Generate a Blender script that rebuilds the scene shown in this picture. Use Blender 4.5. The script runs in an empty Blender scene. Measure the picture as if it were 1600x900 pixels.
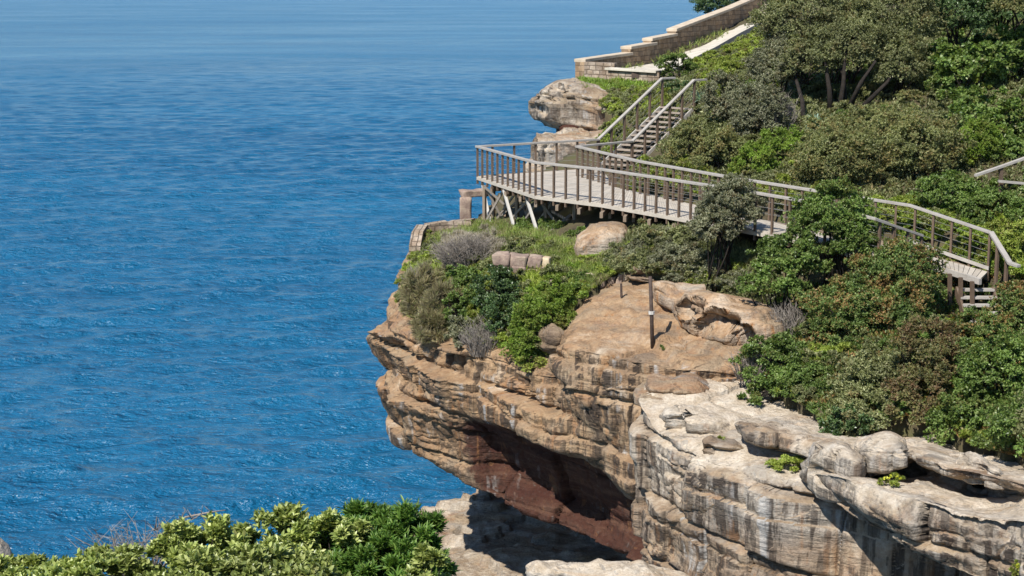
import bpy, math, random
import numpy as np
from mathutils import Vector

C = bpy.context.scene
COL = C.collection
R = math.radians

# ---------------------------------------------------------------- camera
F = 2537.0                      # focal length in pixels of the 1600 px wide photograph
PITCH = R(10.5)
cam_d = bpy.data.cameras.new('camera')
cam = bpy.data.objects.new('camera', cam_d)
COL.objects.link(cam)
cam_d.sensor_width = 36.0
cam_d.lens = 36.0 * F / 1600.0
cam_d.clip_start = 0.1
cam_d.clip_end = 60000
cam.location = (0, 0, 0)
cam.rotation_euler = (R(90) - PITCH, 0, 0)
C.camera = cam
SEA = -25.0

# ---------------------------------------------------------------- light
SUN_EL, SUN_AZ = R(49), R(212)          # azimuth clockwise from +Y: behind the camera and to its left
w = bpy.data.worlds.new('World')
C.world = w
w.use_nodes = True
nt = w.node_tree
sky = nt.nodes.new('ShaderNodeTexSky')
sky.sky_type = 'NISHITA'
sky.sun_disc = False
sky.sun_elevation = SUN_EL
sky.sun_rotation = SUN_AZ
sky.air_density = 1.0
sky.dust_density = 0.0
sky.ozone_density = 4.0
tint = nt.nodes.new('ShaderNodeMix'); tint.data_type = 'RGBA'; tint.blend_type = 'MULTIPLY'; tint.inputs[0].default_value = 1.0
tint.inputs[7].default_value = (0.86, 0.97, 1.05, 1)
nt.links.new(sky.outputs[0], tint.inputs[6])
nt.links.new(tint.outputs[2], nt.nodes['Background'].inputs[0])
nt.nodes['Background'].inputs[1].default_value = 0.09
sd = bpy.data.lights.new('sun', 'SUN')
sun = bpy.data.objects.new('sun', sd)
COL.objects.link(sun)
sd.energy = 5.0
sd.angle = R(0.5)
sd.color = (1.0, 0.95, 0.87)
sdir = Vector((math.sin(SUN_AZ) * math.cos(SUN_EL), math.cos(SUN_AZ) * math.cos(SUN_EL), math.sin(SUN_EL)))
sun.rotation_euler = sdir.to_track_quat('Z', 'Y').to_euler()
C.view_settings.view_transform = 'Standard'
C.view_settings.look = 'None'
C.view_settings.exposure = 0.50
C.view_settings.gamma = 1.0
C.view_settings.use_curve_mapping = False
C.render.engine = 'CYCLES'
C.cycles.max_bounces = 6
C.cycles.transparent_max_bounces = 8
C.cycles.use_denoising = True

# ---------------------------------------------------------------- helpers
def ray(px, py):
    a, b = (px - 800) / F, (450 - py) / F
    c, s = math.cos(PITCH), math.sin(PITCH)
    return np.array([a, c + s * b, -s + c * b])

def at(px, py, Y):
    d = ray(px, py)
    return d * (Y / d[1])

def atz(px, py, z):
    d = ray(px, py)
    return d * (z / d[2])

def proj(P):
    P = np.asarray(P)
    c, s = math.cos(PITCH), math.sin(PITCH)
    dep = P[..., 1] * c - P[..., 2] * s
    up = P[..., 1] * s + P[..., 2] * c
    return 800 + F * P[..., 0] / dep, 450 - F * up / dep

def _hash(ix, iy, iz, seed):
    h = (ix.astype(np.int64) * 374761393 + iy.astype(np.int64) * 668265263 + iz.astype(np.int64) * 2147483647 + seed * 974634721) & 0xFFFFFFFF
    h = ((h ^ (h >> 13)) * 1274126177) & 0xFFFFFFFF
    h = ((h ^ (h >> 15)) * 2246822519) & 0xFFFFFFFF
    return ((h ^ (h >> 16)) & 0xFFFFFF) / float(0xFFFFFF) * 2 - 1

def vnoise(P, seed=0):
    P = np.asarray(P, float)
    i = np.floor(P).astype(np.int64)
    f = P - i
    f = f * f * f * (f * (f * 6 - 15) + 10)
    out = 0
    for dx in (0, 1):
        wx = f[..., 0] if dx else 1 - f[..., 0]
        for dy in (0, 1):
            wy = f[..., 1] if dy else 1 - f[..., 1]
            for dz in (0, 1):
                wz = f[..., 2] if dz else 1 - f[..., 2]
                out = out + wx * wy * wz * _hash(i[..., 0] + dx, i[..., 1] + dy, i[..., 2] + dz, seed)
    return out

def fbm(P, oct=4, seed=0):
    P = np.asarray(P, float)
    s, a, t = 0, 1.0, 0
    for k in range(oct):
        s = s + a * vnoise(P * (2.03 ** k) + k * 13.7, seed + k)
        t += a
        a *= 0.5
    return s / t

def tag(o, label=None, cat=None, group=None, kind=None):
    if label: o['label'] = label
    if cat: o['category'] = cat
    if group: o['group'] = group
    if kind: o['kind'] = kind
    return o

def empty(name, loc, label, cat, group=None):
    o = bpy.data.objects.new(name, None)
    o.empty_display_size = 0.2
    COL.objects.link(o)
    o.location = [float(v) for v in loc]
    return tag(o, label, cat, group)

def np_mesh(name, V, Q, mat, parent=None, smooth=True, attrs=None, uv=None):
    """Q: (n,4) or (n,3) index array.  World coordinates in; local to parent out."""
    V = np.asarray(V, float)
    if parent is not None:
        V = V - np.array(parent.location)
    me = bpy.data.meshes.new(name)
    Q = np.asarray(Q, np.int32)
    n, k = Q.shape
    me.vertices.add(len(V)); me.vertices.foreach_set('co', V.astype(np.float32).ravel())
    me.loops.add(n * k); me.loops.foreach_set('vertex_index', Q.ravel())
    me.polygons.add(n); me.polygons.foreach_set('loop_start', np.arange(0, n * k, k, dtype=np.int32))
    me.update(calc_edges=True)
    if smooth:
        me.polygons.foreach_set('use_smooth', np.ones(n, bool))
    if attrs:
        for an, av in attrs.items():
            a = me.attributes.new(an, 'FLOAT', 'POINT')
            a.data.foreach_set('value', np.asarray(av, np.float32).ravel())
    me.materials.append(mat)
    o = bpy.data.objects.new(name, me)
    COL.objects.link(o)
    if parent is not None:
        o.parent = parent
    return o

class MB:
    """collects boxes, sweeps and tubes, links them as one mesh object"""
    def __init__(s): s.v, s.f, s.u = [], [], []
    def add(s, vs, fs, us=None):
        n = len(s.v)
        s.v += [tuple(map(float, p)) for p in vs]
        for k, f in enumerate(fs):
            s.f.append(tuple(i + n for i in f))
            s.u.append(us[k] if us else [(0, 0)] * len(f))
    def bar(s, p, q, w, h, up=(0, 0, 1)):
        p, q = Vector(p), Vector(q)
        t = (q - p).normalized()
        up = Vector(up)
        if abs(t.dot(up)) > 0.97: up = Vector((0.6, 0.8, 0))
        a = t.cross(up).normalized(); b = a.cross(t).normalized()
        vs = [e + a * (sx * w / 2) + b * (sy * h / 2) for e in (p, q) for sx, sy in ((-1, -1), (1, -1), (1, 1), (-1, 1))]
        s.add(vs, [(3, 2, 1, 0), (4, 5, 6, 7), (0, 1, 5, 4), (1, 2, 6, 5), (2, 3, 7, 6), (3, 0, 4, 7)])
    def post(s, p, q, w, d, yaw):
        p, q = Vector(p), Vector(q)
        a = Vector((math.cos(yaw), math.sin(yaw), 0)); b = Vector((-a.y, a.x, 0))
        vs = [e + a * (sx * w / 2) + b * (sy * d / 2) for e in (p, q) for sx, sy in ((-1, -1), (1, -1), (1, 1), (-1, 1))]
        s.add(vs, [(3, 2, 1, 0), (4, 5, 6, 7), (0, 1, 5, 4), (1, 2, 6, 5), (2, 3, 7, 6), (3, 0, 4, 7)])
    def sweep(s, pts, w, h):
        """rectangular section swept along a polyline with mitred corners, pts on its centre line"""
        pts = [Vector(p) for p in pts]
        ring = []
        for i, p in enumerate(pts):
            a = (p - pts[i - 1]) if i else (pts[1] - p)
            b = (pts[i + 1] - p) if i < len(pts) - 1 else (p - pts[i - 1])
            a2 = Vector((a.x, a.y, 0)).normalized(); b2 = Vector((b.x, b.y, 0)).normalized()
            t = (a2 + b2).normalized()
            sd_ = Vector((t.y, -t.x, 0))
            m = 1 / max(0.4, t.dot(b2))
            ring.append([p + sd_ * (sx * w / 2 * m) + Vector((0, 0, sy * h / 2)) for sx, sy in ((-1, -1), (1, -1), (1, 1), (-1, 1))])
        vs = [v for r in ring for v in r]
        fs = [(3, 2, 1, 0)]
        for i in range(len(pts) - 1):
            o = i * 4
            for k in range(4):
                fs.append((o + k, o + (k + 1) % 4, o + 4 + (k + 1) % 4, o + 4 + k))
        o = (len(pts) - 1) * 4
        fs.append((o, o + 1, o + 2, o + 3))
        s.add(vs, fs)
    def tube(s, pts, rads, n=6):
        pts = [Vector(p) for p in pts]
        vs = []
        for i, p in enumerate(pts):
            t = (pts[min(i + 1, len(pts) - 1)] - pts[max(i - 1, 0)]).normalized()
            a = t.cross(Vector((0.31, 0.17, 0.93)))
            a = a.normalized() if a.length > 1e-4 else Vector((1, 0, 0))
            b = t.cross(a)
            for k in range(n):
                th = 2 * math.pi * k / n
                vs.append(p + (a * math.cos(th) + b * math.sin(th)) * rads[i])
        fs = []
        for i in range(len(pts) - 1):
            for k in range(n):
                fs.append((i * n + k, i * n + (k + 1) % n, (i + 1) * n + (k + 1) % n, (i + 1) * n + k))
        fs.append(tuple(range(n - 1, -1, -1)))
        fs.append(tuple((len(pts) - 1) * n + k for k in range(n)))
        s.add(vs, fs)
    def build(s, name, mat, parent=None, smooth=False, bevel=0):
        me = bpy.data.meshes.new(name)
        off = np.array(parent.location) if parent is not None else np.zeros(3)
        me.from_pydata([tuple(np.array(v) - off) for v in s.v], [], s.f)
        uv = me.uv_layers.new(name='uv')
        uv.data.foreach_set('uv', np.array([c for f in s.u for c in f], np.float32).ravel())
        if smooth:
            me.polygons.foreach_set('use_smooth', np.ones(len(me.polygons), bool))
        me.materials.append(mat)
        o = bpy.data.objects.new(name, me)
        COL.objects.link(o)
        if parent is not None: o.parent = parent
        if bevel:
            m = o.modifiers.new('bevel', 'BEVEL'); m.width = bevel; m.segments = 2; m.limit_method = 'ANGLE'
        return o

# ---------------------------------------------------------------- materials
class NT:
    def __init__(s, name):
        s.m = bpy.data.materials.new(name); s.m.use_nodes = True
        s.t = s.m.node_tree; s.b = s.t.nodes['Principled BSDF']; s.out = s.t.nodes['Material Output']
        s.geo = s.n('ShaderNodeNewGeometry'); s.tc = s.n('ShaderNodeTexCoord')
    def n(s, typ, **kw):
        nd = s.t.nodes.new(typ)
        for k, v in kw.items(): setattr(nd, k, v)
        return nd
    def set(s, sock, v):
        if isinstance(v, bpy.types.NodeSocket): s.t.links.new(v, sock)
        elif v is not None: sock.default_value = v
    def math(s, op, a, b=None, c=None, clamp=False):
        nd = s.n('ShaderNodeMath', operation=op); nd.use_clamp = clamp
        s.set(nd.inputs[0], a); s.set(nd.inputs[1], b)
        if c is not None: s.set(nd.inputs[2], c)
        return nd.outputs[0]
    def mapr(s, v, a, b, c=0.0, d=1.0):
        nd = s.n('ShaderNodeMapRange', interpolation_type='SMOOTHSTEP')
        for i, x in enumerate((v, a, b, c, d)): s.set(nd.inputs[i], x)
        return nd.outputs[0]
    def noise(s, scale, detail=5, rough=0.55, vec=None, dist=0.0, sc3=None):
        nd = s.n('ShaderNodeTexNoise')
        v = vec if vec is not None else s.geo.outputs['Position']
        if sc3:
            mp = s.n('ShaderNodeVectorMath', operation='MULTIPLY'); s.set(mp.inputs[0], v); mp.inputs[1].default_value = sc3
            v = mp.outputs[0]
        s.set(nd.inputs['Vector'], v); nd.inputs['Scale'].default_value = scale
        nd.inputs['Detail'].default_value = detail; nd.inputs['Roughness'].default_value = rough; nd.inputs['Distortion'].default_value = dist
        return nd.outputs['Fac']
    def mix(s, f, a, b, blend='MIX'):
        nd = s.n('ShaderNodeMix', data_type='RGBA', blend_type=blend); nd.clamp_factor = True
        s.set(nd.inputs[0], f)
        for sock, v in ((nd.inputs[6], a), (nd.inputs[7], b)):
            s.set(sock, v if isinstance(v, bpy.types.NodeSocket) else (*v, 1))
        return nd.outputs[2]
    def ramp(s, f, stops, interp='LINEAR'):
        nd = s.n('ShaderNodeValToRGB'); cr = nd.color_ramp; cr.interpolation = interp
        while len(cr.elements) < len(stops): cr.elements.new(0.5)
        for e, (p, c) in zip(cr.elements, stops): e.position = p; e.color = (*c, 1)
        s.set(nd.inputs[0], f)
        return nd.outputs[0]
    def attr(s, name):
        nd = s.n('ShaderNodeAttribute', attribute_name=name); return nd.outputs['Fac']
    def bump(s, h, dist, strength=1.0, prev=None):
        nd = s.n('ShaderNodeBump'); s.set(nd.inputs['Height'], h)
        nd.inputs['Distance'].default_value = dist; nd.inputs['Strength'].default_value = strength
        if prev is not None: s.set(nd.inputs['Normal'], prev)
        return nd.outputs[0]
    def done(s, col, rough=0.9, normal=None, spec=0.2):
        s.set(s.b.inputs['Base Color'], col if isinstance(col, bpy.types.NodeSocket) else (*col, 1))
        s.set(s.b.inputs['Roughness'], rough); s.b.inputs['Specular IOR Level'].default_value = spec
        if normal is not None: s.set(s.b.inputs['Normal'], normal)
        return s.m

def rock_material(name):
    k = NT(name)
    sep = k.n('ShaderNodeSeparateXYZ'); k.set(sep.inputs[0], k.geo.outputs['True Normal'])
    nz = sep.outputs[2]
    steep = k.mapr(k.math('ABSOLUTE', nz), 0.35, 0.8, 1.0, 0.0)
    up = k.mapr(nz, 0.3, 0.8)
    big = k.noise(0.5, 6, 0.6, dist=0.6)
    mid = k.noise(2.2, 7, 0.65)
    fine = k.noise(11, 6, 0.7)
    strat = k.noise(1.0, 5, 0.65, sc3=(0.35, 0.35, 4.0), dist=0.4)
    col = k.ramp(big, [(0.30, (0.15, 0.105, 0.075)), (0.44, (0.26, 0.19, 0.125)), (0.52, (0.37, 0.285, 0.19)), (0.61, (0.33, 0.195, 0.11)), (0.70, (0.30, 0.28, 0.25))])
    col = k.mix(k.mapr(strat, 0.42, 0.62, 0.0, 0.55), col, (0.25, 0.19, 0.14))
    # rust, red and bleached zones of the stone
    rn = k.noise(0.9, 6, 0.62, sc3=(1, 1, 0.5))
    rust = k.math('MULTIPLY', k.attr('rust'), k.mapr(rn, 0.36, 0.58))
    col = k.mix(rust, col, k.ramp(mid, [(0.35, (0.36, 0.19, 0.085)), (0.65, (0.52, 0.33, 0.17))]))
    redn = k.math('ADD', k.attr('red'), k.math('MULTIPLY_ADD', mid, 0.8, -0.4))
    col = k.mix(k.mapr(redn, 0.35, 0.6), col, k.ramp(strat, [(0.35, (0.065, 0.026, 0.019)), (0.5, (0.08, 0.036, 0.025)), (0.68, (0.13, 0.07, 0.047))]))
    pn = k.math('ADD', k.attr('pale'), k.math('MULTIPLY_ADD', rn, 1.6, -0.8))
    col = k.mix(k.mapr(pn, 0.3, 0.75, 0.0, 0.9), col, k.ramp(mid, [(0.3, (0.43, 0.35, 0.25)), (0.5, (0.60, 0.52, 0.41)), (0.7, (0.72, 0.66, 0.56))]))
    # the old weathered faces are greyer than the worn tops
    gn = k.noise(0.6, 5, 0.65)
    gry = k.math('MULTIPLY', k.math('MULTIPLY', steep, k.mapr(gn, 0.35, 0.6, 0.15, 0.8)), k.mapr(k.attr('pale'), 0.25, 0.5))
    col = k.mix(gry, col, k.ramp(mid, [(0.35, (0.23, 0.21, 0.185)), (0.6, (0.41, 0.385, 0.345))]))
    # bleached tops carry grey lichen-dulled patches and buff seams
    tn = k.noise(0.8, 6, 0.7, dist=0.8)
    upp = k.math('MULTIPLY', up, k.mapr(k.attr('pale'), 0.2, 0.4))
    col = k.mix(k.math('MULTIPLY', upp, k.mapr(tn, 0.52, 0.64, 0.0, 0.62)), col, (0.30, 0.275, 0.24))
    tm = k.noise(1.4, 5, 0.65, sc3=(0.5, 1.0, 1.0), dist=0.5)
    col = k.mix(k.math('MULTIPLY', upp, k.mapr(tm, 0.56, 0.66, 0.0, 0.5)), col, (0.42, 0.30, 0.19))
    # vertical water stains on the faces
    st1 = k.noise(1.0, 4, 0.6, sc3=(2.3, 2.3, 0.10), dist=0.25)
    st2 = k.noise(1.0, 3, 0.6, sc3=(5.5, 5.5, 0.22), dist=0.2)
    blot = k.noise(0.45, 3, 0.5)
    sa = k.math('MULTIPLY', k.mapr(st1, 0.47, 0.56), k.mapr(blot, 0.28, 0.48))
    sb = k.math('MULTIPLY', k.mapr(st2, 0.50, 0.60), 0.75)
    stain = k.math('MULTIPLY', k.math('MULTIPLY', k.math('MAXIMUM', sa, sb), steep), k.attr('stain'))
    col = k.mix(k.math('MULTIPLY', stain, 0.92), col, (0.055, 0.043, 0.036))
    st3 = k.noise(1.0, 3, 0.6, sc3=(3.1, 3.1, 0.12), dist=0.2, vec=k.tc.outputs['Object'])
    org = k.math('MULTIPLY', k.math('MULTIPLY', k.mapr(st3, 0.58, 0.68), steep), k.math('MULTIPLY_ADD', k.attr('rust'), 1.6, 0.05))
    col = k.mix(k.math('MULTIPLY', org, 0.72), col, (0.38, 0.19, 0.08))
    st4 = k.noise(1.0, 3, 0.6, sc3=(1.7, 1.7, 0.15), dist=0.2)
    wht = k.math('MULTIPLY', k.math('MULTIPLY', k.mapr(st4, 0.60, 0.68), steep), k.attr('stain'))
    col = k.mix(k.math('MULTIPLY', wht, 0.7), col, (0.52, 0.51, 0.49))
    # lichen specks and grain
    lich = k.mapr(k.noise(5, 5, 0.7), 0.60, 0.70)
    col = k.mix(k.math('MULTIPLY', lich, 0.55), col, (0.14, 0.125, 0.105))
    col = k.mix(k.mapr(fine, 0.3, 0.7, 0.0, 1.0), col, (0.75, 0.72, 0.7), 'MULTIPLY')
    h = k.math('ADD', k.math('MULTIPLY', mid, 0.9), k.math('MULTIPLY', fine, 0.45))
    h = k.math('ADD', h, k.math('MULTIPLY', strat, 0.9))
    h = k.math('ADD', h, k.math('MULTIPLY', k.noise(1.0, 4, 0.6, sc3=(1.2, 1.2, 11.0), dist=0.8), 0.22))
    return k.done(col, 0.93, k.bump(h, 0.16, 0.9), 0.15)

def simple_material(name, c1, c2, scale=3.0, rough=0.85, bump=0.02, sc3=None, c3=None):
    k = NT(name)
    a = k.noise(scale, 6, 0.62, sc3=sc3)
    b = k.noise(scale * 6, 5, 0.65, sc3=sc3)
    f = k.math('ADD', k.math('MULTIPLY', a, 0.65), k.math('MULTIPLY', b, 0.35))
    stops = [(0.38, c1), (0.62, c2)] if c3 is None else [(0.36, c1), (0.5, c2), (0.66, c3)]
    return k.done(k.ramp(f, stops), rough, k.bump(f, bump, 0.8), 0.25)

def masonry_material(name, c1, c2, mortar, bw=0.55, bh=0.26, msz=0.012):
    k = NT(name)
    br = k.n('ShaderNodeTexBrick'); br.offset = 0.43; br.squash = 1.25; br.squash_frequency = 3
    uvn = k.n('ShaderNodeUVMap'); uvn.uv_map = 'uv'
    nn = k.n('ShaderNodeTexNoise'); nn.inputs['Scale'].default_value = 2.0; k.set(nn.inputs['Vector'], uvn.outputs[0])
    sub = k.n('ShaderNodeVectorMath', operation='MULTIPLY_ADD'); k.set(sub.inputs[0], nn.outputs['Color']); sub.inputs[1].default_value = (0.12, 0.12, 0); k.set(sub.inputs[2], uvn.outputs[0])
    k.set(br.inputs['Vector'], sub.outputs[0])
    br.inputs['Scale'].default_value = 1.0; br.inputs['Mortar Size'].default_value = msz
    br.inputs['Brick Width'].default_value = bw; br.inputs['Row Height'].default_value = bh
    br.inputs['Color1'].default_value = (*c1, 1); br.inputs['Color2'].default_value = (*c2, 1); br.inputs['Mortar'].default_value = (*mortar, 1)
    n1 = k.noise(2.5, 6, 0.65); n2 = k.noise(14, 5, 0.7)
    col = k.mix(k.mapr(n1, 0.35, 0.65, 0.0, 0.9), br.outputs['Color'], (0.62, 0.55, 0.47), 'MULTIPLY')
    col = k.mix(k.mapr(n2, 0.52, 0.68, 0.0, 0.6), col, (0.14, 0.12, 0.10))
    h = k.math('SUBTRACT', k.math('ADD', n1, k.math('MULTIPLY', n2, 0.4)), k.math('MULTIPLY', br.outputs['Fac'], 0.7))
    return k.done(col, 0.92, k.bump(h, 0.06, 1.0), 0.15)

def wood_material(name, c1, c2, bump=0.01):
    k = NT(name)
    a = k.noise(3.0, 6, 0.65); b = k.noise(24, 4, 0.6)
    isl = k.geo.outputs['Random Per Island']
    f = k.math('ADD', k.math('MULTIPLY', a, 0.5), k.math('ADD', k.math('MULTIPLY', b, 0.3), k.math('MULTIPLY', isl, 0.2)))
    return k.done(k.ramp(f, [(0.3, c1), (0.7, c2)]), 0.8, k.bump(b, bump, 0.7), 0.25)

def leaf_material(name, palette, patch=None, patch_lo=0.55, patch_hi=0.68, rough=0.5, trans=0.3, spec=0.35):
    """palette: list of colours picked per leaf; patch: colours of whole groups of leaves (dry or flowering tips)"""
    k = NT(name)
    isl = k.geo.outputs['Random Per Island']
    palette = [tuple(min(0.7, v * 1.95) for v in c) for c in palette]
    n = len(palette)
    col = k.ramp(isl, [(i / max(1, n - 1), c) for i, c in enumerate(palette)])
    big = k.noise(0.9, 3, 0.6)
    hv = k.n('ShaderNodeHueSaturation'); k.set(hv.inputs['Color'], col); k.set(hv.inputs['Value'], k.mapr(big, 0.3, 0.7, 0.72, 1.3))
    col = hv.outputs[0]
    if patch:
        m = len(patch)
        pc = k.ramp(k.math('FRACT', k.math('MULTIPLY', isl, 7.31)), [(i / max(1, m - 1), c) for i, c in enumerate(patch)])
        pn = k.math('ADD', k.noise(1.6, 4, 0.65), k.math('MULTIPLY_ADD', k.math('FRACT', k.math('MULTIPLY', isl, 13.7)), 0.24, -0.12))
        col = k.mix(k.mapr(pn, patch_lo, patch_hi), col, pc)
    k.set(k.b.inputs['Base Color'], col); k.b.inputs['Roughness'].default_value = rough
    k.b.inputs['Specular IOR Level'].default_value = spec
    tr = k.n('ShaderNodeBsdfTranslucent')
    k.set(tr.inputs['Color'], k.mix(1.0, col, (1.25, 1.3, 0.7), 'MULTIPLY'))
    mx = k.n('ShaderNodeMixShader'); mx.inputs[0].default_value = trans
    k.set(mx.inputs[1], k.b.outputs[0]); k.set(mx.inputs[2], tr.outputs[0])
    k.t.links.new(mx.outputs[0], k.out.inputs['Surface'])
    return k.m

def water_material():
    k = NT('sea_water')
    n1 = k.noise(0.62, 5, 0.62, sc3=(0.55, 1.0, 1.0), dist=0.15)
    n2 = k.noise(2.2, 3, 0.6, sc3=(0.6, 1.0, 1.0), dist=0.1)
    big = k.noise(0.02, 5, 0.6, sc3=(0.35, 1.0, 1.0), dist=0.6)
    col = k.ramp(big, [(0.35, (0.004, 0.078, 0.170)), (0.65, (0.008, 0.104, 0.212))])
    n3 = k.noise(0.10, 4, 0.6, sc3=(0.4, 1.0, 1.0), dist=0.3)
    n4 = k.noise(0.022, 5, 0.62, sc3=(0.22, 1.0, 1.0), dist=0.4)
    n5 = k.noise(0.011, 6, 0.68, sc3=(0.45, 1.0, 1.0), dist=0.6)
    col = k.mix(k.mapr(n5, 0.35, 0.65, 0.0, 0.3), col, (0.012, 0.125, 0.235))
    rgh = k.mapr(n5, 0.3, 0.7, 0.19, 0.27)
    nrm = k.bump(n4, 3.5, 1.0)
    nrm = k.bump(n3, 1.0, 1.0, nrm)
    nrm = k.bump(n1, 0.95, 1.0, nrm)
    nrm = k.bump(n2, 0.34, 1.0, nrm)
    k.b.inputs['IOR'].default_value = 1.33
    return k.done(col, rgh, nrm, 0.5)

M = {}
M['rock'] = rock_material('sandstone')
M['water'] = water_material()
M['soil'] = simple_material('soil', (0.045, 0.036, 0.022), (0.085, 0.07, 0.038), 1.2, 0.95, 0.08, c3=(0.07, 0.075, 0.028))
M['concrete'] = simple_material('pale_concrete', (0.42, 0.38, 0.31), (0.60, 0.55, 0.46), 1.5, 0.9, 0.01)
M['wall'] = masonry_material('wall_stone', (0.46, 0.33, 0.21), (0.25, 0.19, 0.135), (0.20, 0.16, 0.12))
M['coping'] = simple_material('coping_stone', (0.40, 0.32, 0.23), (0.56, 0.47, 0.36), 2.0, 0.9, 0.02)
M['rubble'] = masonry_material('rubble_stone', (0.46, 0.38, 0.30), (0.31, 0.25, 0.20), (0.16, 0.13, 0.10), 0.38, 0.2, 0.02)
M['block'] = simple_material('old_stone_block', (0.17, 0.12, 0.10), (0.27, 0.20, 0.16), 3.0, 0.92, 0.05, c3=(0.40, 0.32, 0.24))
M['block_pale'] = simple_material('clean_stone_block', (0.42, 0.32, 0.20), (0.55, 0.45, 0.31), 3.0, 0.92, 0.04)
M['deck'] = wood_material('deck_boards', (0.33, 0.29, 0.24), (0.52, 0.47, 0.40))
M['rail'] = wood_material('weathered_rail', (0.255, 0.232, 0.205), (0.43, 0.405, 0.37))
M['post'] = wood_material('brown_post', (0.075, 0.052, 0.036), (0.17, 0.12, 0.085))
M['strut'] = wood_material('silvered_strut', (0.38, 0.36, 0.33), (0.56, 0.54, 0.50))
M['grey_post'] = wood_material('grey_post', (0.17, 0.145, 0.12), (0.29, 0.26, 0.225))
M['beam'] = wood_material('under_beam', (0.16, 0.12, 0.09), (0.28, 0.22, 0.16))
M['tread'] = wood_material('stair_tread', (0.21, 0.17, 0.13), (0.38, 0.32, 0.265))
M['wire'] = simple_material('wire', (0.20, 0.20, 0.20), (0.30, 0.30, 0.30), 3, 0.4, 0.001)
M['bark'] = simple_material('dark_bark', (0.012, 0.01, 0.008), (0.034, 0.027, 0.022), 5, 0.95, 0.05)
M['twig'] = simple_material('grey_twig', (0.14, 0.118, 0.098), (0.27, 0.24, 0.21), 5, 0.9, 0.01)
M['pole'] = simple_material('rusty_pole', (0.05, 0.035, 0.03), (0.10, 0.07, 0.055), 5, 0.8, 0.01)

# ---------------------------------------------------------------- sea
def build_sea():
    ys = [66.0]
    while ys[-1] < 1500: ys.append(ys[-1] * 1.0034)
    while ys[-1] < 40000: ys.append(ys[-1] * 1.15)
    ys = np.array([20, 40, 55] + ys)
    xs = np.concatenate([[-1.2, -0.6], np.linspace(-0.37, 0.30, 420), [0.6, 1.2]])
    Yg, Xg = np.meshgrid(ys, xs, indexing='ij')
    X = Xg * np.maximum(Yg, 60); Y = Yg
    Z = np.zeros_like(X)
    rng = random.Random(5)
    P = np.stack([X, Y, Z], -1)
    fade = np.clip(1 - (Y - 220) / 500, 0, 1)
    for k in range(34):
        L = 1.5 * (1.075 ** k)
        ang = R(101 + rng.uniform(-34, 34))
        kx, ky = math.cos(ang) * 2 * math.pi / L, math.sin(ang) * 2 * math.pi / L
        amp = 0.0185 * L ** 0.62 * min(1.0, (4.5 / L) ** 0.7)
        ph = kx * X + ky * Y + rng.uniform(0, 6.28) + 1.5 * vnoise(P * (0.35 / L), 30 + k)
        f2 = fade * np.clip((L * 14 - Y * 0.09) / (L * 6), 0, 1) if L < 12 else fade
        sh = 1 - 1.7 * np.abs(np.sin(ph / 2)) ** 1.4
        Z += amp * f2 * sh
    Z += 0.10 * fade * fbm(P * 0.06, 3, 77)
    V = np.stack([X, Y, Z + SEA], -1).reshape(-1, 3)
    n0, n1 = X.shape
    idx = np.arange(n0 * n1).reshape(n0, n1)
    Q = np.stack([idx[:-1, :-1], idx[:-1, 1:], idx[1:, 1:], idx[1:, :-1]], -1).reshape(-1, 4)
    o = np_mesh('sea', V, Q, M['water'])
    tag(o, kind='structure')
build_sea()

# ---------------------------------------------------------------- rock lofts
_rb = random.Random(11)
LAYERS = [-30.0]
while LAYERS[-1] < 6: LAYERS.append(LAYERS[-1] + _rb.choice([0.2, 0.3, 0.7, 1.0, 1.4, 0.6]) * _rb.uniform(0.8, 1.2))
LAYERS = np.array(LAYERS)

def facets(P, cell, seed):
    """angular broken-stone relief: every cell of a jittered grid is a tilted plane"""
    U = P / cell
    i = np.floor(U).astype(np.int64)
    bd = np.full(len(U), 1e9); bh = np.zeros(len(U)); d2 = np.full(len(U), 1e9)
    for dx in (-1, 0, 1):
        for dy in (-1, 0, 1):
            for dz in (-1, 0, 1):
                a, b, c = i[:, 0] + dx, i[:, 1] + dy, i[:, 2] + dz
                o = np.stack([_hash(a, b, c, seed + k) * 0.45 + 0.5 for k in range(3)], -1)
                v = U - (np.stack([a, b, c], -1) + o)
                d = (v ** 2).sum(-1)
                m = d < bd
                g = np.stack([_hash(a, b, c, seed + 5 + k) for k in range(3)], -1)
                h = _hash(a, b, c, seed + 9) * 0.7 + (v * g).sum(-1) * 0.9
                d2 = np.where(m, bd, np.minimum(d2, d))
                bh = np.where(m, h, bh); bd = np.where(m, d, bd)
    gap = np.sqrt(d2) - np.sqrt(bd)
    return bh - 0.8 * np.exp(-(gap / 0.07) ** 2)

LAYERS2 = [-30.0]
while LAYERS2[-1] < 6: LAYERS2.append(LAYERS2[-1] + _rb.uniform(1.1, 2.8))
LAYERS2 = np.array(LAYERS2)

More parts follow.
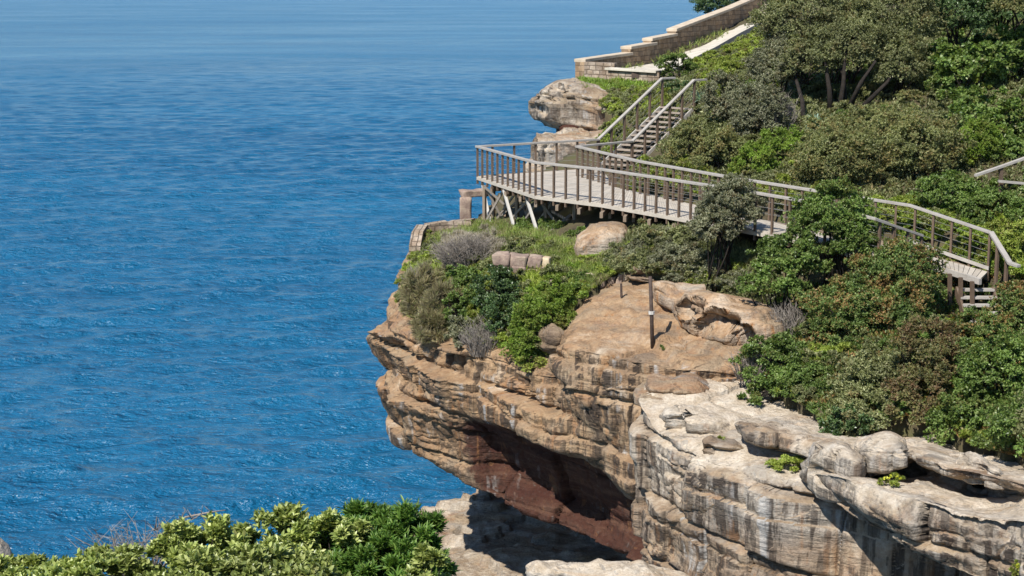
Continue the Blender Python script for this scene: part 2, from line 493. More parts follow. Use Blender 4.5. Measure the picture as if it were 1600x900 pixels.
def rock_disp(P, N, a_str=0.35, a_noise=0.15, dip=0.05, top=0.35, strength=None):
    """bedded sandstone: flat-faced beds that stand out or sit back, open joints, blocks, ledges on the gentle slopes"""
    sh = P.shape[:-1]
    P2 = P.reshape(-1, 3); N2 = N.reshape(-1, 3)
    st = np.ones(len(P2)) if strength is None else strength.reshape(-1)
    steep = np.sqrt(np.clip(1 - N2[:, 2] ** 2, 0, 1))
    zz = P2[:, 2] + 0.16 * fbm(P2 * 0.25, 2, 3) + dip * P2[:, 0] + 0.025 * vnoise(P2 * 2.0, 5)
    along = 0.5 * P2[:, 0] - 0.87 * P2[:, 1]
    kk = np.clip(np.searchsorted(LAYERS, zz) - 1, 1, len(LAYERS) - 3)
    b0, b1 = LAYERS[kk], LAYERS[kk + 1]
    q = np.clip((zz - b0) / (b1 - b0), 0, 1)
    lo, hi = q * (b1 - b0), (1 - q) * (b1 - b0)
    z0 = np.zeros(len(P2), np.int64)
    def blocks(k, length, seed):
        off = _hash(k, z0, z0, seed) * 3
        u = along / length + off + 0.10 * vnoise(P2 * np.array([0.8, 0.8, 0.5]), seed + 1)
        i = np.floor(u).astype(np.int64); f = u - i
        e = np.minimum(f, 1 - f) * length
        return _hash(i, k, z0, seed + 2), e, (f - 0.5) * _hash(i, k, z0, seed + 3)
    def prot(k):
        lay = np.stack([P2[:, 0] * 0.2 + k * 17.3, P2[:, 1] * 0.2, k * 7.7], -1)
        ln = 1.1 + 0.9 * _hash(k, z0, z0, 71)
        h, e, tilt = blocks(k, np.maximum(ln, 0.55), 72)
        return vnoise(lay, 21) * 1.15 + 0.42 * h + 0.5 * tilt - 0.5 * np.exp(-(e / 0.05) ** 2)
    bw = 0.075
    sm = lambda t: t * t * (3 - 2 * t)
    pk = prot(kk)
    p = pk.copy()
    wl = sm(0.5 + 0.5 * np.clip(lo / bw, 0, 1)); wh = sm(0.5 + 0.5 * np.clip(hi / bw, 0, 1))
    p = np.where(lo < bw, wl * pk + (1 - wl) * prot(kk - 1), p)
    p = np.where(hi < bw, wh * pk + (1 - wh) * prot(kk + 1), p)
    open_ = np.clip(vnoise(np.stack([P2[:, 0] * 0.3 + kk * 9.1, P2[:, 1] * 0.3, kk * 1.7], -1), 47) * 1.8 + 0.35, 0, 1)
    d = a_str * 0.75 * p - a_str * 1.0 * open_ * np.exp(-(lo / 0.10) ** 2)
    d -= a_str * 0.35 * np.clip(1 - q * 2.2, 0, 1) * np.clip(vnoise(P2 * 0.4 + kk[:, None] * 3.7, 49) * 2, 0, 1)     # undercut beds
    thin = np.stack([P2[:, 0] * 0.3, P2[:, 1] * 0.3, zz * 7.0], -1)
    d += a_str * 0.12 * np.tanh(3 * vnoise(thin, 67)) * np.clip(0.4 + 2 * vnoise(P2 * 0.3, 68), 0, 1)
    # big joint blocks that also break the massive faces
    k2 = np.clip(np.searchsorted(LAYERS2, zz + 0.04 * along) - 1, 0, len(LAYERS2) - 2)
    h2, e2, t2 = blocks(k2, 1.9 + 0.5 * _hash(k2, z0, z0, 75), 76)
    l2 = np.minimum(zz + 0.04 * along - LAYERS2[k2], LAYERS2[k2 + 1] - zz - 0.04 * along)
    big = 0.17 * h2 + 0.28 * t2 - 0.16 * np.exp(-(e2 / 0.045) ** 2) - 0.15 * np.exp(-(l2 / 0.05) ** 2)
    wp = P2 + 0.2 * np.stack([vnoise(P2 * 1.3, 81), vnoise(P2 * 1.3, 82), vnoise(P2 * 1.3, 83)], -1)
    fc = facets(wp, np.array([1.0, 1.0, 0.55]), 300) * 0.09 + facets(wp, np.array([0.42, 0.42, 0.22]), 320) * 0.035
    chip = np.clip(0.5 + 1.1 * vnoise(P2 * 0.35, 69), 0.1, 1.2)
    d = (d * st + big * 1.35 * np.clip(1.2 - st, 0, 1) * min(1.0, a_str * 2.8) + fc * chip * min(1.0, a_str * 2.2)) * steep ** 1.5
    Nh = N2 * np.array([1, 1, 0.1]); Nh /= np.linalg.norm(Nh, axis=1, keepdims=True) + 1e-6
    fine = a_noise * (0.8 * fbm(P2 * 0.7, 3, 51) + 0.2 * fbm(P2 * np.array([2.2, 2.2, 5.0]), 3, 52)) * (top + (1 - top) * steep)
    fine = fine + a_noise * (facets(wp, np.array([2.3, 2.3, 1.1]), 360) * 0.5 + facets(wp, np.array([0.7, 0.7, 0.4]), 380) * 0.22) * (1 - 0.75 * steep)
    out = P2 + Nh * d[:, None] + N2 * fine[:, None]
    # little bedding steps on the gentle slopes
    T = 0.34 + 0.0 * zz
    u = (zz + 0.10 * vnoise(P2 * 0.6, 57)) / T; f = u - np.floor(u)
    g = np.clip((f - 0.5) / 0.22 + 0.5, 0, 1)
    out[:, 2] += (g - f) * T * 0.85 * (1 - steep) ** 0.6 * np.clip(0.5 + 1.6 * vnoise(P2 * 0.5, 58), 0, 1) * min(1.0, a_noise * 6)
    return out.reshape(*sh, 3)

def seg_counts(ctrl, step):
    d = np.linalg.norm(np.diff(ctrl[..., :3], axis=0), axis=-1)
    return [max(2, int(round(v / step))) for v in np.percentile(d, 70, axis=1)]

def interp_axis(arr, counts, tension=0.42):
    out = []
    S = len(arr)
    for i, n in enumerate(counts):
        p0, p1, p2, p3 = arr[max(i - 1, 0)], arr[i], arr[i + 1], arr[min(i + 2, S - 1)]
        m1 = tension * (p2 - p0); m2 = tension * (p3 - p1)
        for t in np.linspace(0, 1, n, endpoint=False):
            t2, t3 = t * t, t * t * t
            v = (2 * t3 - 3 * t2 + 1) * p1 + (t3 - 2 * t2 + t) * m1 + (-2 * t3 + 3 * t2) * p2 + (t3 - t2) * m2
            if v.shape[-1] > 3:
                lin = p1 * (1 - t) + p2 * t
                v[..., 3:] = lin[..., 3:]
            out.append(v)
    out.append(arr[-1])
    return np.array(out)

def grid_normals(P, closed=False):
    du = np.gradient(P, axis=0); dv = np.gradient(P, axis=1)
    if closed:
        dv = (np.roll(P, -1, 1) - np.roll(P, 1, 1)) / 2
    N = np.cross(du, dv)
    return N / (np.linalg.norm(N, axis=-1, keepdims=True) + 1e-9)

def loft(name, stations, step=0.07, flip=False, disp=None, caves=(), mat=None, parent=None, under=False):
    """stations: list of rows of (px, py, Y, rust, red, pale, stain)"""
    ctrl = np.array([[np.concatenate([at(*p[:3]), p[3:8]]) for p in st] for st in stations])
    back = ctrl[:, :1].copy(); back[..., :3] += np.array([0.9, 3.2, -0.7]); ctrl = np.concatenate([back, ctrl], 1)
    if under:
        ctrl[:, -2, :3] = ctrl[:, -3, :3] + np.array([4.0, 11.0, 0.1])
        ctrl[:, -1, :3] = ctrl[:, -2, :3] + np.array([0.5, 1.0, -8.0])
    A = interp_axis(ctrl, seg_counts(ctrl, step), 0.3)
    B = np.swapaxes(A, 0, 1)
    B = interp_axis(B, seg_counts(B, step), 0.16)
    G = np.swapaxes(B, 0, 1)
    P, att = G[..., :3], np.clip(G[..., 3:], 0, 1)
    N = grid_normals(P) * (1 if flip else -1)
    disp = disp or {}
    for (px, py, Y, r, dep) in caves:
        c = at(px, py, Y)
        dd = np.linalg.norm((P - c) * np.array([1, 0.6, 1.2]), axis=-1) / (r * (1 + 0.6 * fbm(P * 1.7, 2, 9)))
        P = P - N * (dep * np.clip(1 - dd ** 2, 0, 1) ** 0.7)[..., None]
    N = grid_normals(P) * (1 if flip else -1)
    P = rock_disp(P, N, strength=att[..., 4], **disp)
    n0, n1 = P.shape[:2]
    idx = np.arange(n0 * n1).reshape(n0, n1)
    Q = np.stack([idx[:-1, :-1], idx[1:, :-1], idx[1:, 1:], idx[:-1, 1:]], -1).reshape(-1, 4)
    if not flip: Q = Q[:, ::-1]
    att = att.reshape(-1, 5)
    return np_mesh(name, P.reshape(-1, 3), Q, mat or M['rock'], parent, smooth=False, attrs=dict(rust=att[:, 0], red=att[:, 1], pale=att[:, 2], stain=att[:, 3]))

def tube_rock(name, stations, nring=90, step=0.06, disp=None, caves=(), att=(0.3, 0, 0.3, 0.6), power=2.6, parent=None, mat=None):
    """closed boulder: stations (px, top, bottom, Y, depth) along the picture's x, superelliptic sections"""
    st = []
    for (px, t, b, Y, dep) in stations:
        a, c = at(px, t, Y), at(px, b, Y)
        st.append(np.array([(a[0] + c[0]) / 2, Y, (a[2] + c[2]) / 2, (a[2] - c[2]) / 2, dep / 2]))
    st = np.array(st)
    L = np.linalg.norm(np.diff(st[:, :3], axis=0), axis=1)
    A = [];
    S = len(st)
    for i in range(S - 1):
        n = max(2, int(L[i] / step))
        for t in np.linspace(0, 1, n, endpoint=False):
            p0, p1, p2, p3 = st[max(i - 1, 0)], st[i], st[i + 1], st[min(i + 2, S - 1)]
            m1, m2 = 0.42 * (p2 - p0), 0.42 * (p3 - p1)
            A.append((2 * t**3 - 3 * t**2 + 1) * p1 + (t**3 - 2 * t**2 + t) * m1 + (-2 * t**3 + 3 * t**2) * p2 + (t**3 - t**2) * m2)
    A.append(st[-1]); A = np.array(A)
    th = np.linspace(0, 2 * np.pi, nring, endpoint=False)
    cx = np.sign(np.cos(th)) * np.abs(np.cos(th)) ** (2 / power); sx = np.sign(np.sin(th)) * np.abs(np.sin(th)) ** (2 / power)
    P = np.zeros((len(A), nring, 3))
    P[..., 0] = A[:, 0:1]
    P[..., 1] = A[:, 1:2] + np.maximum(A[:, 4:5], 0.03) * cx
    P[..., 2] = A[:, 2:3] + np.maximum(A[:, 3:4], 0.03) * sx
    def nrm():
        du = np.gradient(P, axis=0); dv = (np.roll(P, -1, 1) - np.roll(P, 1, 1)) / 2
        N = np.cross(dv, du)
        return -N / (np.linalg.norm(N, axis=-1, keepdims=True) + 1e-9)
    N = nrm()
    ctr = np.stack([A[:, 0], A[:, 1], A[:, 2]], -1)[:, None, :]
    if np.mean(np.sum(N * (P - ctr), -1)) < 0: sg = -1
    else: sg = 1
    N = N * sg
    for (px, py, Y, r, dp) in caves:
        c = at(px, py, Y)
        dd = np.linalg.norm((P - c) * np.array([1, 0.5, 1.0]), axis=-1) / (r * (1 + 0.4 * fbm(P * 2.0, 3, 9)))
        P = P - N * (dp * np.clip(1 - dd ** 2, 0, 1) ** 0.6)[..., None]
    N = nrm() * sg
    P = rock_disp(P, N, **(disp or {}))
    n0, n1 = P.shape[:2]
    V = np.concatenate([P.reshape(-1, 3), P[0].mean(0)[None], P[-1].mean(0)[None]])
    idx = np.arange(n0 * n1).reshape(n0, n1)
    nx = np.roll(idx, -1, 1)
    Q = np.stack([idx[:-1], idx[1:], nx[1:], nx[:-1]], -1).reshape(-1, 4)
    a, b = n0 * n1, n0 * n1 + 1
    T = np.concatenate([Q[:, [0, 1, 2]], Q[:, [0, 2, 3]],
                        np.stack([np.full(n1, a), idx[0], nx[0]], -1), np.stack([np.full(n1, b), nx[-1], idx[-1]], -1)])
    at_ = {n: np.full(len(V), v) for n, v in zip(('rust', 'red', 'pale', 'stain'), att)}
    return np_mesh(name, V, T, mat or M['rock'], parent, smooth=False, attrs=at_)

# attribute shorthands: rust, red, pale, stain, strata
def row(pts, *at5):
    return [tuple(p) + tuple(a) for p, a in zip(pts, at5)]
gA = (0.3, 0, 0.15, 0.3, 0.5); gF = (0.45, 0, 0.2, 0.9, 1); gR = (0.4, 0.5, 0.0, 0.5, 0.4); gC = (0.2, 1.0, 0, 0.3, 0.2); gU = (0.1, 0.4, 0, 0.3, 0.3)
gO = (0.62, 0, 0.3, 0.3, 0.6); gB = (0.35, 0, 0.25, 1.0, 0.22); gM = (0.45, 0.25, 0.1, 0.9, 0.7)
std = [gA, gA, gA, gF, gF, gF, gF, gF, gF, gU, gU]
mid = [gA, gA, gA, gF, gF, gF, gR, gR, gR, gU, gU]
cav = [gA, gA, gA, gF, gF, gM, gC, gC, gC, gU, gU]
bul = [gA, gO, gO, gB, gB, gB, gC, gC, gC, gU, gU]
headland = [
    row([(770, 345, 66), (735, 372, 65), (700, 430, 63), (680, 480, 62), (670, 515, 61), (670, 560, 61), (680, 590, 61), (690, 620, 61), (700, 660, 61), (760, 690, 64), (760, 790, 64)], *std),
    row([(725, 352, 61.5), (662, 376, 59.5), (622, 438, 57), (600, 498, 55.3), (577, 518, 54.5), (600, 577, 55.6), (577, 603, 54.6), (596, 650, 54.8), (632, 694, 54.4), (700, 722, 60), (720, 800, 61)], *std),
    row([(740, 378, 58), (690, 402, 55.8), (650, 470, 53.4), (632, 505, 52.3), (618, 535, 51.4), (632, 578, 52.5), (630, 618, 51.4), (650, 665, 51.7), (664, 712, 51.7), (760, 735, 58), (770, 820, 60)], *std),
    row([(800, 385, 55), (760, 430, 52.5), (715, 515, 50), (705, 543, 49), (703, 590, 48.6), (708, 622, 49.0), (715, 665, 49.0), (728, 712, 48.9), (748, 763, 48.8), (840, 775, 56), (840, 850, 59)], *mid),
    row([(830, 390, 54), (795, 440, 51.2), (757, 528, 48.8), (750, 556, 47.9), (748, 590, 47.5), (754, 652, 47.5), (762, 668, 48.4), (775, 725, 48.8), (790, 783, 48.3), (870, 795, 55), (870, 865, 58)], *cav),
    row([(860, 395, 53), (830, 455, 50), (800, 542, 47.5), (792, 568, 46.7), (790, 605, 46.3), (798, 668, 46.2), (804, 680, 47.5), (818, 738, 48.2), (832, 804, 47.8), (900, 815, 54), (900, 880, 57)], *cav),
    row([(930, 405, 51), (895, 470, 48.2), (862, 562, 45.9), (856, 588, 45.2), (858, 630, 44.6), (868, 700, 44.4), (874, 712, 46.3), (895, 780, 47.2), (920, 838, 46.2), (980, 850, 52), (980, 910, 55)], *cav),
    row([(985, 412, 49.8), (945, 465, 47), (892, 526, 44.6), (881, 545, 43.9), (884, 606, 43.3), (936, 722, 43.3), (942, 735, 45.2), (955, 800, 46.0), (972, 857, 44.7), (1040, 870, 50), (1040, 930, 53)], *bul),
    row([(1060, 432, 48.3), (1020, 480, 45.6), (990, 545, 43.2), (978, 566, 42.3), (982, 612, 41.9), (988, 770, 42.0), (992, 785, 43.7), (1002, 825, 44.2), (1010, 874, 43.2), (1080, 890, 47), (1080, 950, 50)], *bul),
    row([(1140, 442, 47.3), (1110, 500, 44.6), (1085, 558, 42.1), (1078, 578, 41.5), (1080, 612, 41.4), (1095, 715, 42.0), (1105, 795, 43), (1110, 830, 43), (1110, 870, 42.5), (1160, 890, 46), (1160, 950, 48)], *bul),
    row([(1230, 455, 46.6), (1195, 520, 43.8), (1160, 572, 41.6), (1155, 588, 41.3), (1158, 615, 41.5), (1170, 715, 42.5), (1180, 795, 43), (1185, 830, 43), (1190, 870, 42.5), (1200, 890, 45), (1200, 950, 46)], *bul),
    row([(1300, 470, 46.0), (1270, 530, 43.5), (1240, 585, 41.6), (1240, 600, 41.4), (1242, 625, 41.8), (1250, 715, 42.5), (1260, 795, 43), (1260, 830, 43), (1260, 870, 42.5), (1260, 890, 45), (1260, 950, 46)], *bul),
]
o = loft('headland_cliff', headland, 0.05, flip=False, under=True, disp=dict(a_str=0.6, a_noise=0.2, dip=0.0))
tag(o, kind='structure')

gP = (0.15, 0, 0.8, 0.3, 0.4); gW = (0.2, 0, 0.5, 1.0, 0.2); gL = (0.25, 0, 0.35, 1.0, 0.2); gT = (0.3, 0, 0.85, 0.2, 0.3)
nst = [gT, gT, gP, gW, gW, gL, gL, gL, gL]
buttress = [
    row([(1080, 560, 46), (1060, 590, 45.5), (1045, 625, 45), (1040, 665, 45), (1040, 720, 45), (1040, 780, 45), (1040, 840, 44.5), (1050, 880, 44), (1050, 960, 43.5)], *nst),
    row([(1040, 570, 43.4), (1006, 598, 41.8), (995, 622, 40.9), (996, 662, 40.5), (999, 720, 40.3), (1000, 780, 40.1), (1006, 842, 39.7), (1022, 876, 39.2), (1040, 960, 38)], *nst),
    row([(1110, 568, 43.2), (1080, 610, 40.7), (1035, 684, 38.7), (1030, 720, 38.3), (1040, 770, 38.1), (1050, 820, 38.1), (1062, 855, 38.2), (1080, 885, 37.4), (1090, 960, 36.6)], *nst),
    row([(1170, 585, 42), (1142, 650, 39), (1112, 716, 37.0), (1108, 742, 36.5), (1115, 790, 36.3), (1125, 840, 36.2), (1135, 880, 36), (1150, 920, 35.4), (1160, 980, 35)], *nst),
    row([(1290, 635, 40), (1245, 690, 37.3), (1205, 735, 35.6), (1192, 760, 35.2), (1200, 800, 35), (1215, 850, 34.8), (1225, 890, 34.6), (1240, 940, 34.2), (1250, 1000, 34)], *nst),
    row([(1370, 660, 38.4), (1330, 710, 36.2), (1290, 752, 34.8), (1285, 775, 34.4), (1300, 815, 34.2), (1320, 860, 34), (1330, 900, 33.8), (1340, 950, 33.4), (1350, 1010, 33)], *nst),
    row([(1450, 680, 37), (1420, 730, 35), (1390, 785, 33.8), (1390, 812, 33.5), (1400, 850, 33.3), (1420, 890, 33.1), (1430, 930, 32.9), (1440, 980, 32.5), (1450, 1030, 32)], *nst),
    row([(1560, 700, 36), (1540, 760, 34), (1520, 820, 32.6), (1520, 850, 32.4), (1530, 885, 32.2), (1540, 920, 32), (1550, 960, 31.8), (1560, 1000, 31.4), (1570, 1050, 31)], *nst),
    row([(1700, 740, 34), (1680, 800, 32.5), (1660, 850, 31.4), (1660, 880, 31.2), (1665, 910, 31), (1670, 945, 30.8), (1680, 985, 30.6), (1690, 1030, 30.2), (1700, 1080, 30)], *nst),
]
o = loft('buttress_cliff', buttress, 0.05, disp=dict(a_str=0.45, a_noise=0.15, dip=-0.02))
tag(o, kind='structure')

ust = [gT, gT, gT, gP, gW, gW, gL, gL]
slab = [
    row([(1335, 700, 37.6), (1310, 712, 37.2), (1300, 730, 36.5), (1295, 745, 36.3), (1295, 755, 36.2), (1300, 765, 36.2), (1305, 768, 37), (1310, 775, 38.5)], *ust),
    row([(1330, 705, 36.2), (1308, 722, 35.6), (1286, 731, 34.6), (1272, 740, 34.1), (1272, 750, 34.0), (1278, 764, 34.1), (1300, 770, 35.5), (1320, 780, 37)], *ust),
    row([(1380, 712, 36.2), (1370, 737, 35.6), (1342, 743, 33.4), (1328, 753, 32.5), (1326, 780, 32.2), (1344, 815, 32.4), (1370, 815, 34.2), (1380, 830, 36)], *ust),
    row([(1428, 708, 35.0), (1420, 742, 34.4), (1405, 757, 32.6), (1396, 772, 31.5), (1396, 808, 31.1), (1412, 852, 31.3), (1430, 850, 33.4), (1440, 870, 35)], *ust),
    row([(1457, 715, 34.3), (1452, 745, 33.6), (1440, 765, 32.0), (1434, 781, 30.9), (1436, 822, 30.6), (1450, 870, 30.7), (1470, 868, 32.9), (1480, 885, 34.5)], *ust),
    row([(1496, 742, 33.2), (1490, 764, 32.7), (1480, 782, 31.4), (1476, 794, 30.4), (1478, 835, 30.1), (1492, 888, 30.3), (1510, 885, 32.4), (1520, 900, 34)], *ust),
    row([(1540, 750, 32.7), (1536, 776, 32.3), (1516, 795, 31.0), (1512, 804, 30.0), (1515, 845, 29.7), (1526, 906, 29.9), (1545, 902, 31.9), (1555, 915, 33.5)], *ust),
    row([(1572, 752, 32.3), (1566, 776, 32.0), (1552, 800, 30.6), (1546, 811, 29.6), (1550, 855, 29.3), (1560, 925, 29.5), (1580, 920, 31.4), (1590, 930, 33)], *ust),
    row([(1602, 757, 31.3), (1599, 774, 31.1), (1588, 801, 30.0), (1584, 813, 29.2), (1590, 862, 28.9), (1600, 936, 29.1), (1620, 930, 31), (1630, 940, 32.5)], *ust),
    row([(1670, 768, 31.6), (1660, 783, 30.6), (1645, 804, 29.3), (1632, 815, 28.7), (1640, 870, 28.4), (1650, 950, 28.6), (1670, 945, 30.4), (1680, 950, 32)], *ust),
    row([(1800, 770, 31), (1780, 790, 29.6), (1760, 812, 28.1), (1750, 825, 27.7), (1760, 880, 27.4), (1770, 970, 27.6), (1780, 965, 29.4), (1790, 970, 31)], *ust),
]
o = loft('slab_cliff', slab, 0.05, disp=dict(a_str=0.35, a_noise=0.13, dip=-0.08),
         caves=[(1528, 778, 33.0, 0.7, 0.5), (1415, 736, 35.0, 0.6, 0.4)])
tag(o, kind='structure')

rst = [gT, gT, gW, gL]
gV = (0.45, 0, 0.25, 0.5, 0.3)
gE = (0.25, 0, 0.5, 0.9, 0.75)
rst = [gT, gE, gE, gV]
rim = [
    row([(1190, 655, 38.8), (1172, 664, 38), (1176, 684, 37.8), (1210, 700, 39)], *rst),
    row([(1200, 650, 39), (1162, 664, 36.7), (1172, 688, 36.5), (1230, 708, 38.2)], *rst),
    row([(1255, 645, 39), (1226, 672, 36.3), (1222, 706, 36.3), (1260, 712, 38.5)], *rst),
    row([(1330, 672, 37.8), (1288, 690, 35.5), (1280, 722, 35.2), (1320, 724, 37)], *rst),
    row([(1390, 682, 36.8), (1345, 714, 34.2), (1344, 748, 33.8), (1375, 738, 36.0)], *rst),
    row([(1415, 684, 36.3), (1388, 708, 33.6), (1386, 738, 33.5), (1412, 730, 35.4)], *rst),
    row([(1455, 686, 35.8), (1420, 706, 33.2), (1420, 716, 33.3), (1442, 716, 35.2)], *rst),
    row([(1505, 708, 34.6), (1474, 728, 31.9), (1474, 741, 32.0), (1496, 744, 34.2)], *rst),
    row([(1565, 720, 33.6), (1545, 743, 31.1), (1546, 752, 31.2), (1570, 756, 34.2)], *rst),
    row([(1630, 732, 32.6), (1602, 755, 30.4), (1604, 767, 30.5), (1630, 768, 33)], *rst),
    row([(1750, 740, 32), (1730, 770, 29.6), (1732, 785, 29.7), (1750, 780, 32)], *rst),
]
o = loft('ledge_cliff', rim, 0.05, disp=dict(a_str=0.4, a_noise=0.16, dip=0.0))
tag(o, kind='structure')

# rock platform down at the sea
def platform():
    nx, ny = 190, 230
    xs = np.linspace(-5.2, 14, nx); ys = np.linspace(42, 76, ny)
    X, Y = np.meshgrid(xs, ys, indexing='ij')
    P = np.stack([X, Y, np.zeros_like(X)], -1)
    n = fbm(P * 0.22, 4, 60)
    left = -4.1 + 0.5 * fbm(P * 0.5, 3, 61) + np.clip(52 - Y, 0, 10) * 0.14
    far = 62.8 + 0.5 * fbm(P * 0.6, 3, 62) + np.clip(X + 1.6, 0, 2) * 6
    Z = -20.2 + 0.7 * np.round(n * 3) / 3 + 0.3 * fbm(P * 0.8, 4, 63) + (55 - Y) * 0.02
    e = np.minimum((X - left) / 0.9, (far - Y) / 1.0)
    Z = Z - np.clip(0.4 - e, 0, 1.6) ** 1.3 * 3.0
    V = np.stack([X, Y, np.maximum(Z, -26)], -1).reshape(-1, 3)
    idx = np.arange(nx * ny).reshape(nx, ny)
    Q = np.stack([idx[:-1, :-1], idx[1:, :-1], idx[1:, 1:], idx[:-1, 1:]], -1).reshape(-1, 4)
    f = np.ones(len(V))
    o = np_mesh('rock_platform', V, Q, M['rock'], attrs=dict(rust=f * 0.0, red=f * 0, pale=f * 0.45, stain=f * 0.3))
    tag(o, kind='structure')
platform()

# ---------------------------------------------------------------- terrain heightfield
TP = [(920, 125, 77), (980, 132, 76), (1050, 142, 69), (1085, 165, 65), (1040, 265, 58.5), (1100, 305, 53), (1200, 300, 51.5), (1300, 308, 50), (1400, 318, 49),
      (1500, 352, 47.5), (1590, 405, 45.5), (1150, 185, 60), (1250, 195, 58), (1310, 175, 60), (1450, 205, 56), (1580, 235, 52), (1600, 100, 62), (1400, 90, 70),
      (1250, 70, 78), (1200, 42, 90), (1600, 20, 75), (1160, 36, 97), (1700, -20, 85), (1800, 200, 55), (1800, 450, 42), (1100, 65, 90), (1040, 100, 82), (1000, 108, 79),
      (1095, 352, 49), (1000, 372, 50), (940, 390, 50.5), (850, 380, 52.5), (770, 357, 57.5), (735, 352, 59), (690, 388, 57), (640, 432, 55.5), (628, 482, 53.5),
      (700, 530, 49.7), (800, 420, 50), (860, 440, 49), (868, 570, 45.7), (800, 552, 47.4), (760, 470, 50), (830, 500, 47.5), (850, 330, 58), (900, 325, 60), (940, 290, 62),
      (1000, 440, 47.5), (1100, 432, 47.3), (1200, 478, 45), (1250, 420, 46), (1350, 420, 44.5), (1450, 480, 42.5), (1550, 480, 42), (1150, 565, 42.3), (1250, 605, 39.5),
      (1300, 692, 36.5), (1400, 602, 38), (1500, 702, 34.4), (1600, 738, 32), (1600, 600, 36), (1750, 700, 31), (1750, 550, 37), (1230, 380, 47), (1400, 400, 45), (1050, 480, 45.5)]
tp = np.array([at(*p) for p in TP])
def tps(r2): return np.where(r2 > 1e-9, 0.5 * r2 * np.log(np.maximum(r2, 1e-9)), 0)
_n = len(tp)
_K = tps(((tp[:, None, :2] - tp[None, :, :2]) ** 2).sum(-1)) + np.eye(_n) * 0.05
_Pm = np.concatenate([np.ones((_n, 1)), tp[:, :2]], 1)
_A = np.block([[_K, _Pm], [_Pm.T, np.zeros((3, 3))]])
_sol = np.linalg.solve(_A, np.concatenate([tp[:, 2], np.zeros(3)]))
CUTS = []      # (polyline of the walk's centre, half width, drop): the ground is cut away under the walks
def _seg(xy, pts):
    best = np.full(len(xy), 1e9); zc = np.zeros(len(xy))
    for p, q in zip(pts[:-1], pts[1:]):
        d = (q - p)[:2]; L2 = d @ d
        t = np.clip(((xy - p[:2]) @ d) / L2, 0, 1)
        dist = np.linalg.norm(xy - p[:2] - t[:, None] * d, axis=1)
        m = dist < best
        best = np.where(m, dist, best); zc = np.where(m, p[2] + t * (q[2] - p[2]), zc)
    return best, zc
def ground(xy):
    xy = np.atleast_2d(xy)
    k = tps(((xy[:, None, :] - tp[None, :, :2]) ** 2).sum(-1))
    z = k @ _sol[:_n] + _sol[_n] + xy @ _sol[_n + 1:]
    for pts, hw, drop in CUTS:
        dist, zc = _seg(xy, pts)
        z = np.minimum(z, zc - drop + np.clip(dist - hw, 0, 50) * 1.1)
    return z
def _w(*p): return np.array(p, float)
CUTS.append(([_w(12.8, 44.4, -8.2), _w(12.8, 42.4, -9.5)], 0.95, 0.25))
CUTS.append(([_w(0.0, 59.5, -6.9), _w(1.9, 57.5, -6.9), _w(3.9, 53.7, -6.9)], 1.5, 0.45))
CUTS.append(([_w(3.9, 53.7, -6.9), _w(6.6, 48.9, -6.92), _w(8.6, 46.9, -7.05)], 1.15, 0.45))
CUTS.append(([_w(8.6, 46.9, -7.05), _w(10.1, 45.6, -7.28), _w(11.3, 45.8, -7.6), _w(13.1, 44.3, -7.9)], 0.85, 0.35))
CUTS.append(([_w(3.9, 62.5, -6.9), _w(6.5, 64.4, -4.6)], 0.9, 0.3))
CUTS.append(([np.mean([at(*a), at(*b)], axis=0) for a, b in (((955, 108, 77.2), (1010, 116, 75.3)), ((1022, 97, 84.7), (1060, 106, 80.2)), ((1095, 68, 91.5), (1118, 74, 87)), ((1165, 33, 98.5), (1185, 38, 95.5)), ((1200, 10, 102), (1230, 10, 100)))], 2.2, 0.12))
def gz(x, y): return float(ground(np.array([[x, y]]))[0])
def hit(px, py, lo=30.0, hi=110.0):
    """first distance at which the view ray meets the ground"""
    Y = np.arange(lo, hi, 0.1)
    d = ray(px, py); P = d[None, :] * (Y / d[1])[:, None]
    g = ground(P[:, :2])
    k = np.where(P[:, 2] <= g)[0]
    return float(Y[k[0]]) if len(k) else hi

LAND = [(1200, 20, 104), (1150, 30, 98), (1062, 80, 89), (1020, 95, 84), (985, 105, 81), (915, 118, 77.5), (905, 130, 76), (935, 160, 72), (960, 230, 67), (880, 265, 66), (770, 310, 64),
        (735, 345, 60.5), (668, 380, 59), (640, 430, 56.2), (624, 470, 54.4), (632, 496, 52.8), (665, 510, 51.3), (718, 540, 49.4), (800, 556, 47.4), (862, 575, 45.8),
        (875, 520, 46.4), (960, 445, 48.3), (1040, 440, 47.6), (1120, 470, 46), (1195, 500, 44.4), (1170, 560, 42.4), (1180, 600, 41.2), (1240, 640, 39), (1290, 690, 37.2), (1350, 695, 36.8),
        (1450, 690, 36.2), (1500, 712, 34.8), (1600, 738, 32.6), (1800, 745, 31)]
poly = [tuple(at(*p)[:2]) for p in LAND] + [(45, 30), (70, 60), (70, 130), (20, 130)]
def inside(xy, poly):
    x, y = xy[:, 0], xy[:, 1]
    r = np.zeros(len(x), bool)
    n = len(poly)
    for i in range(n):
        x0, y0 = poly[i]; x1, y1 = poly[(i + 1) % n]
        c = ((y0 > y) != (y1 > y)) & (x < (x1 - x0) * (y - y0) / ((y1 - y0) + 1e-12) + x0)
        r ^= c
    return r
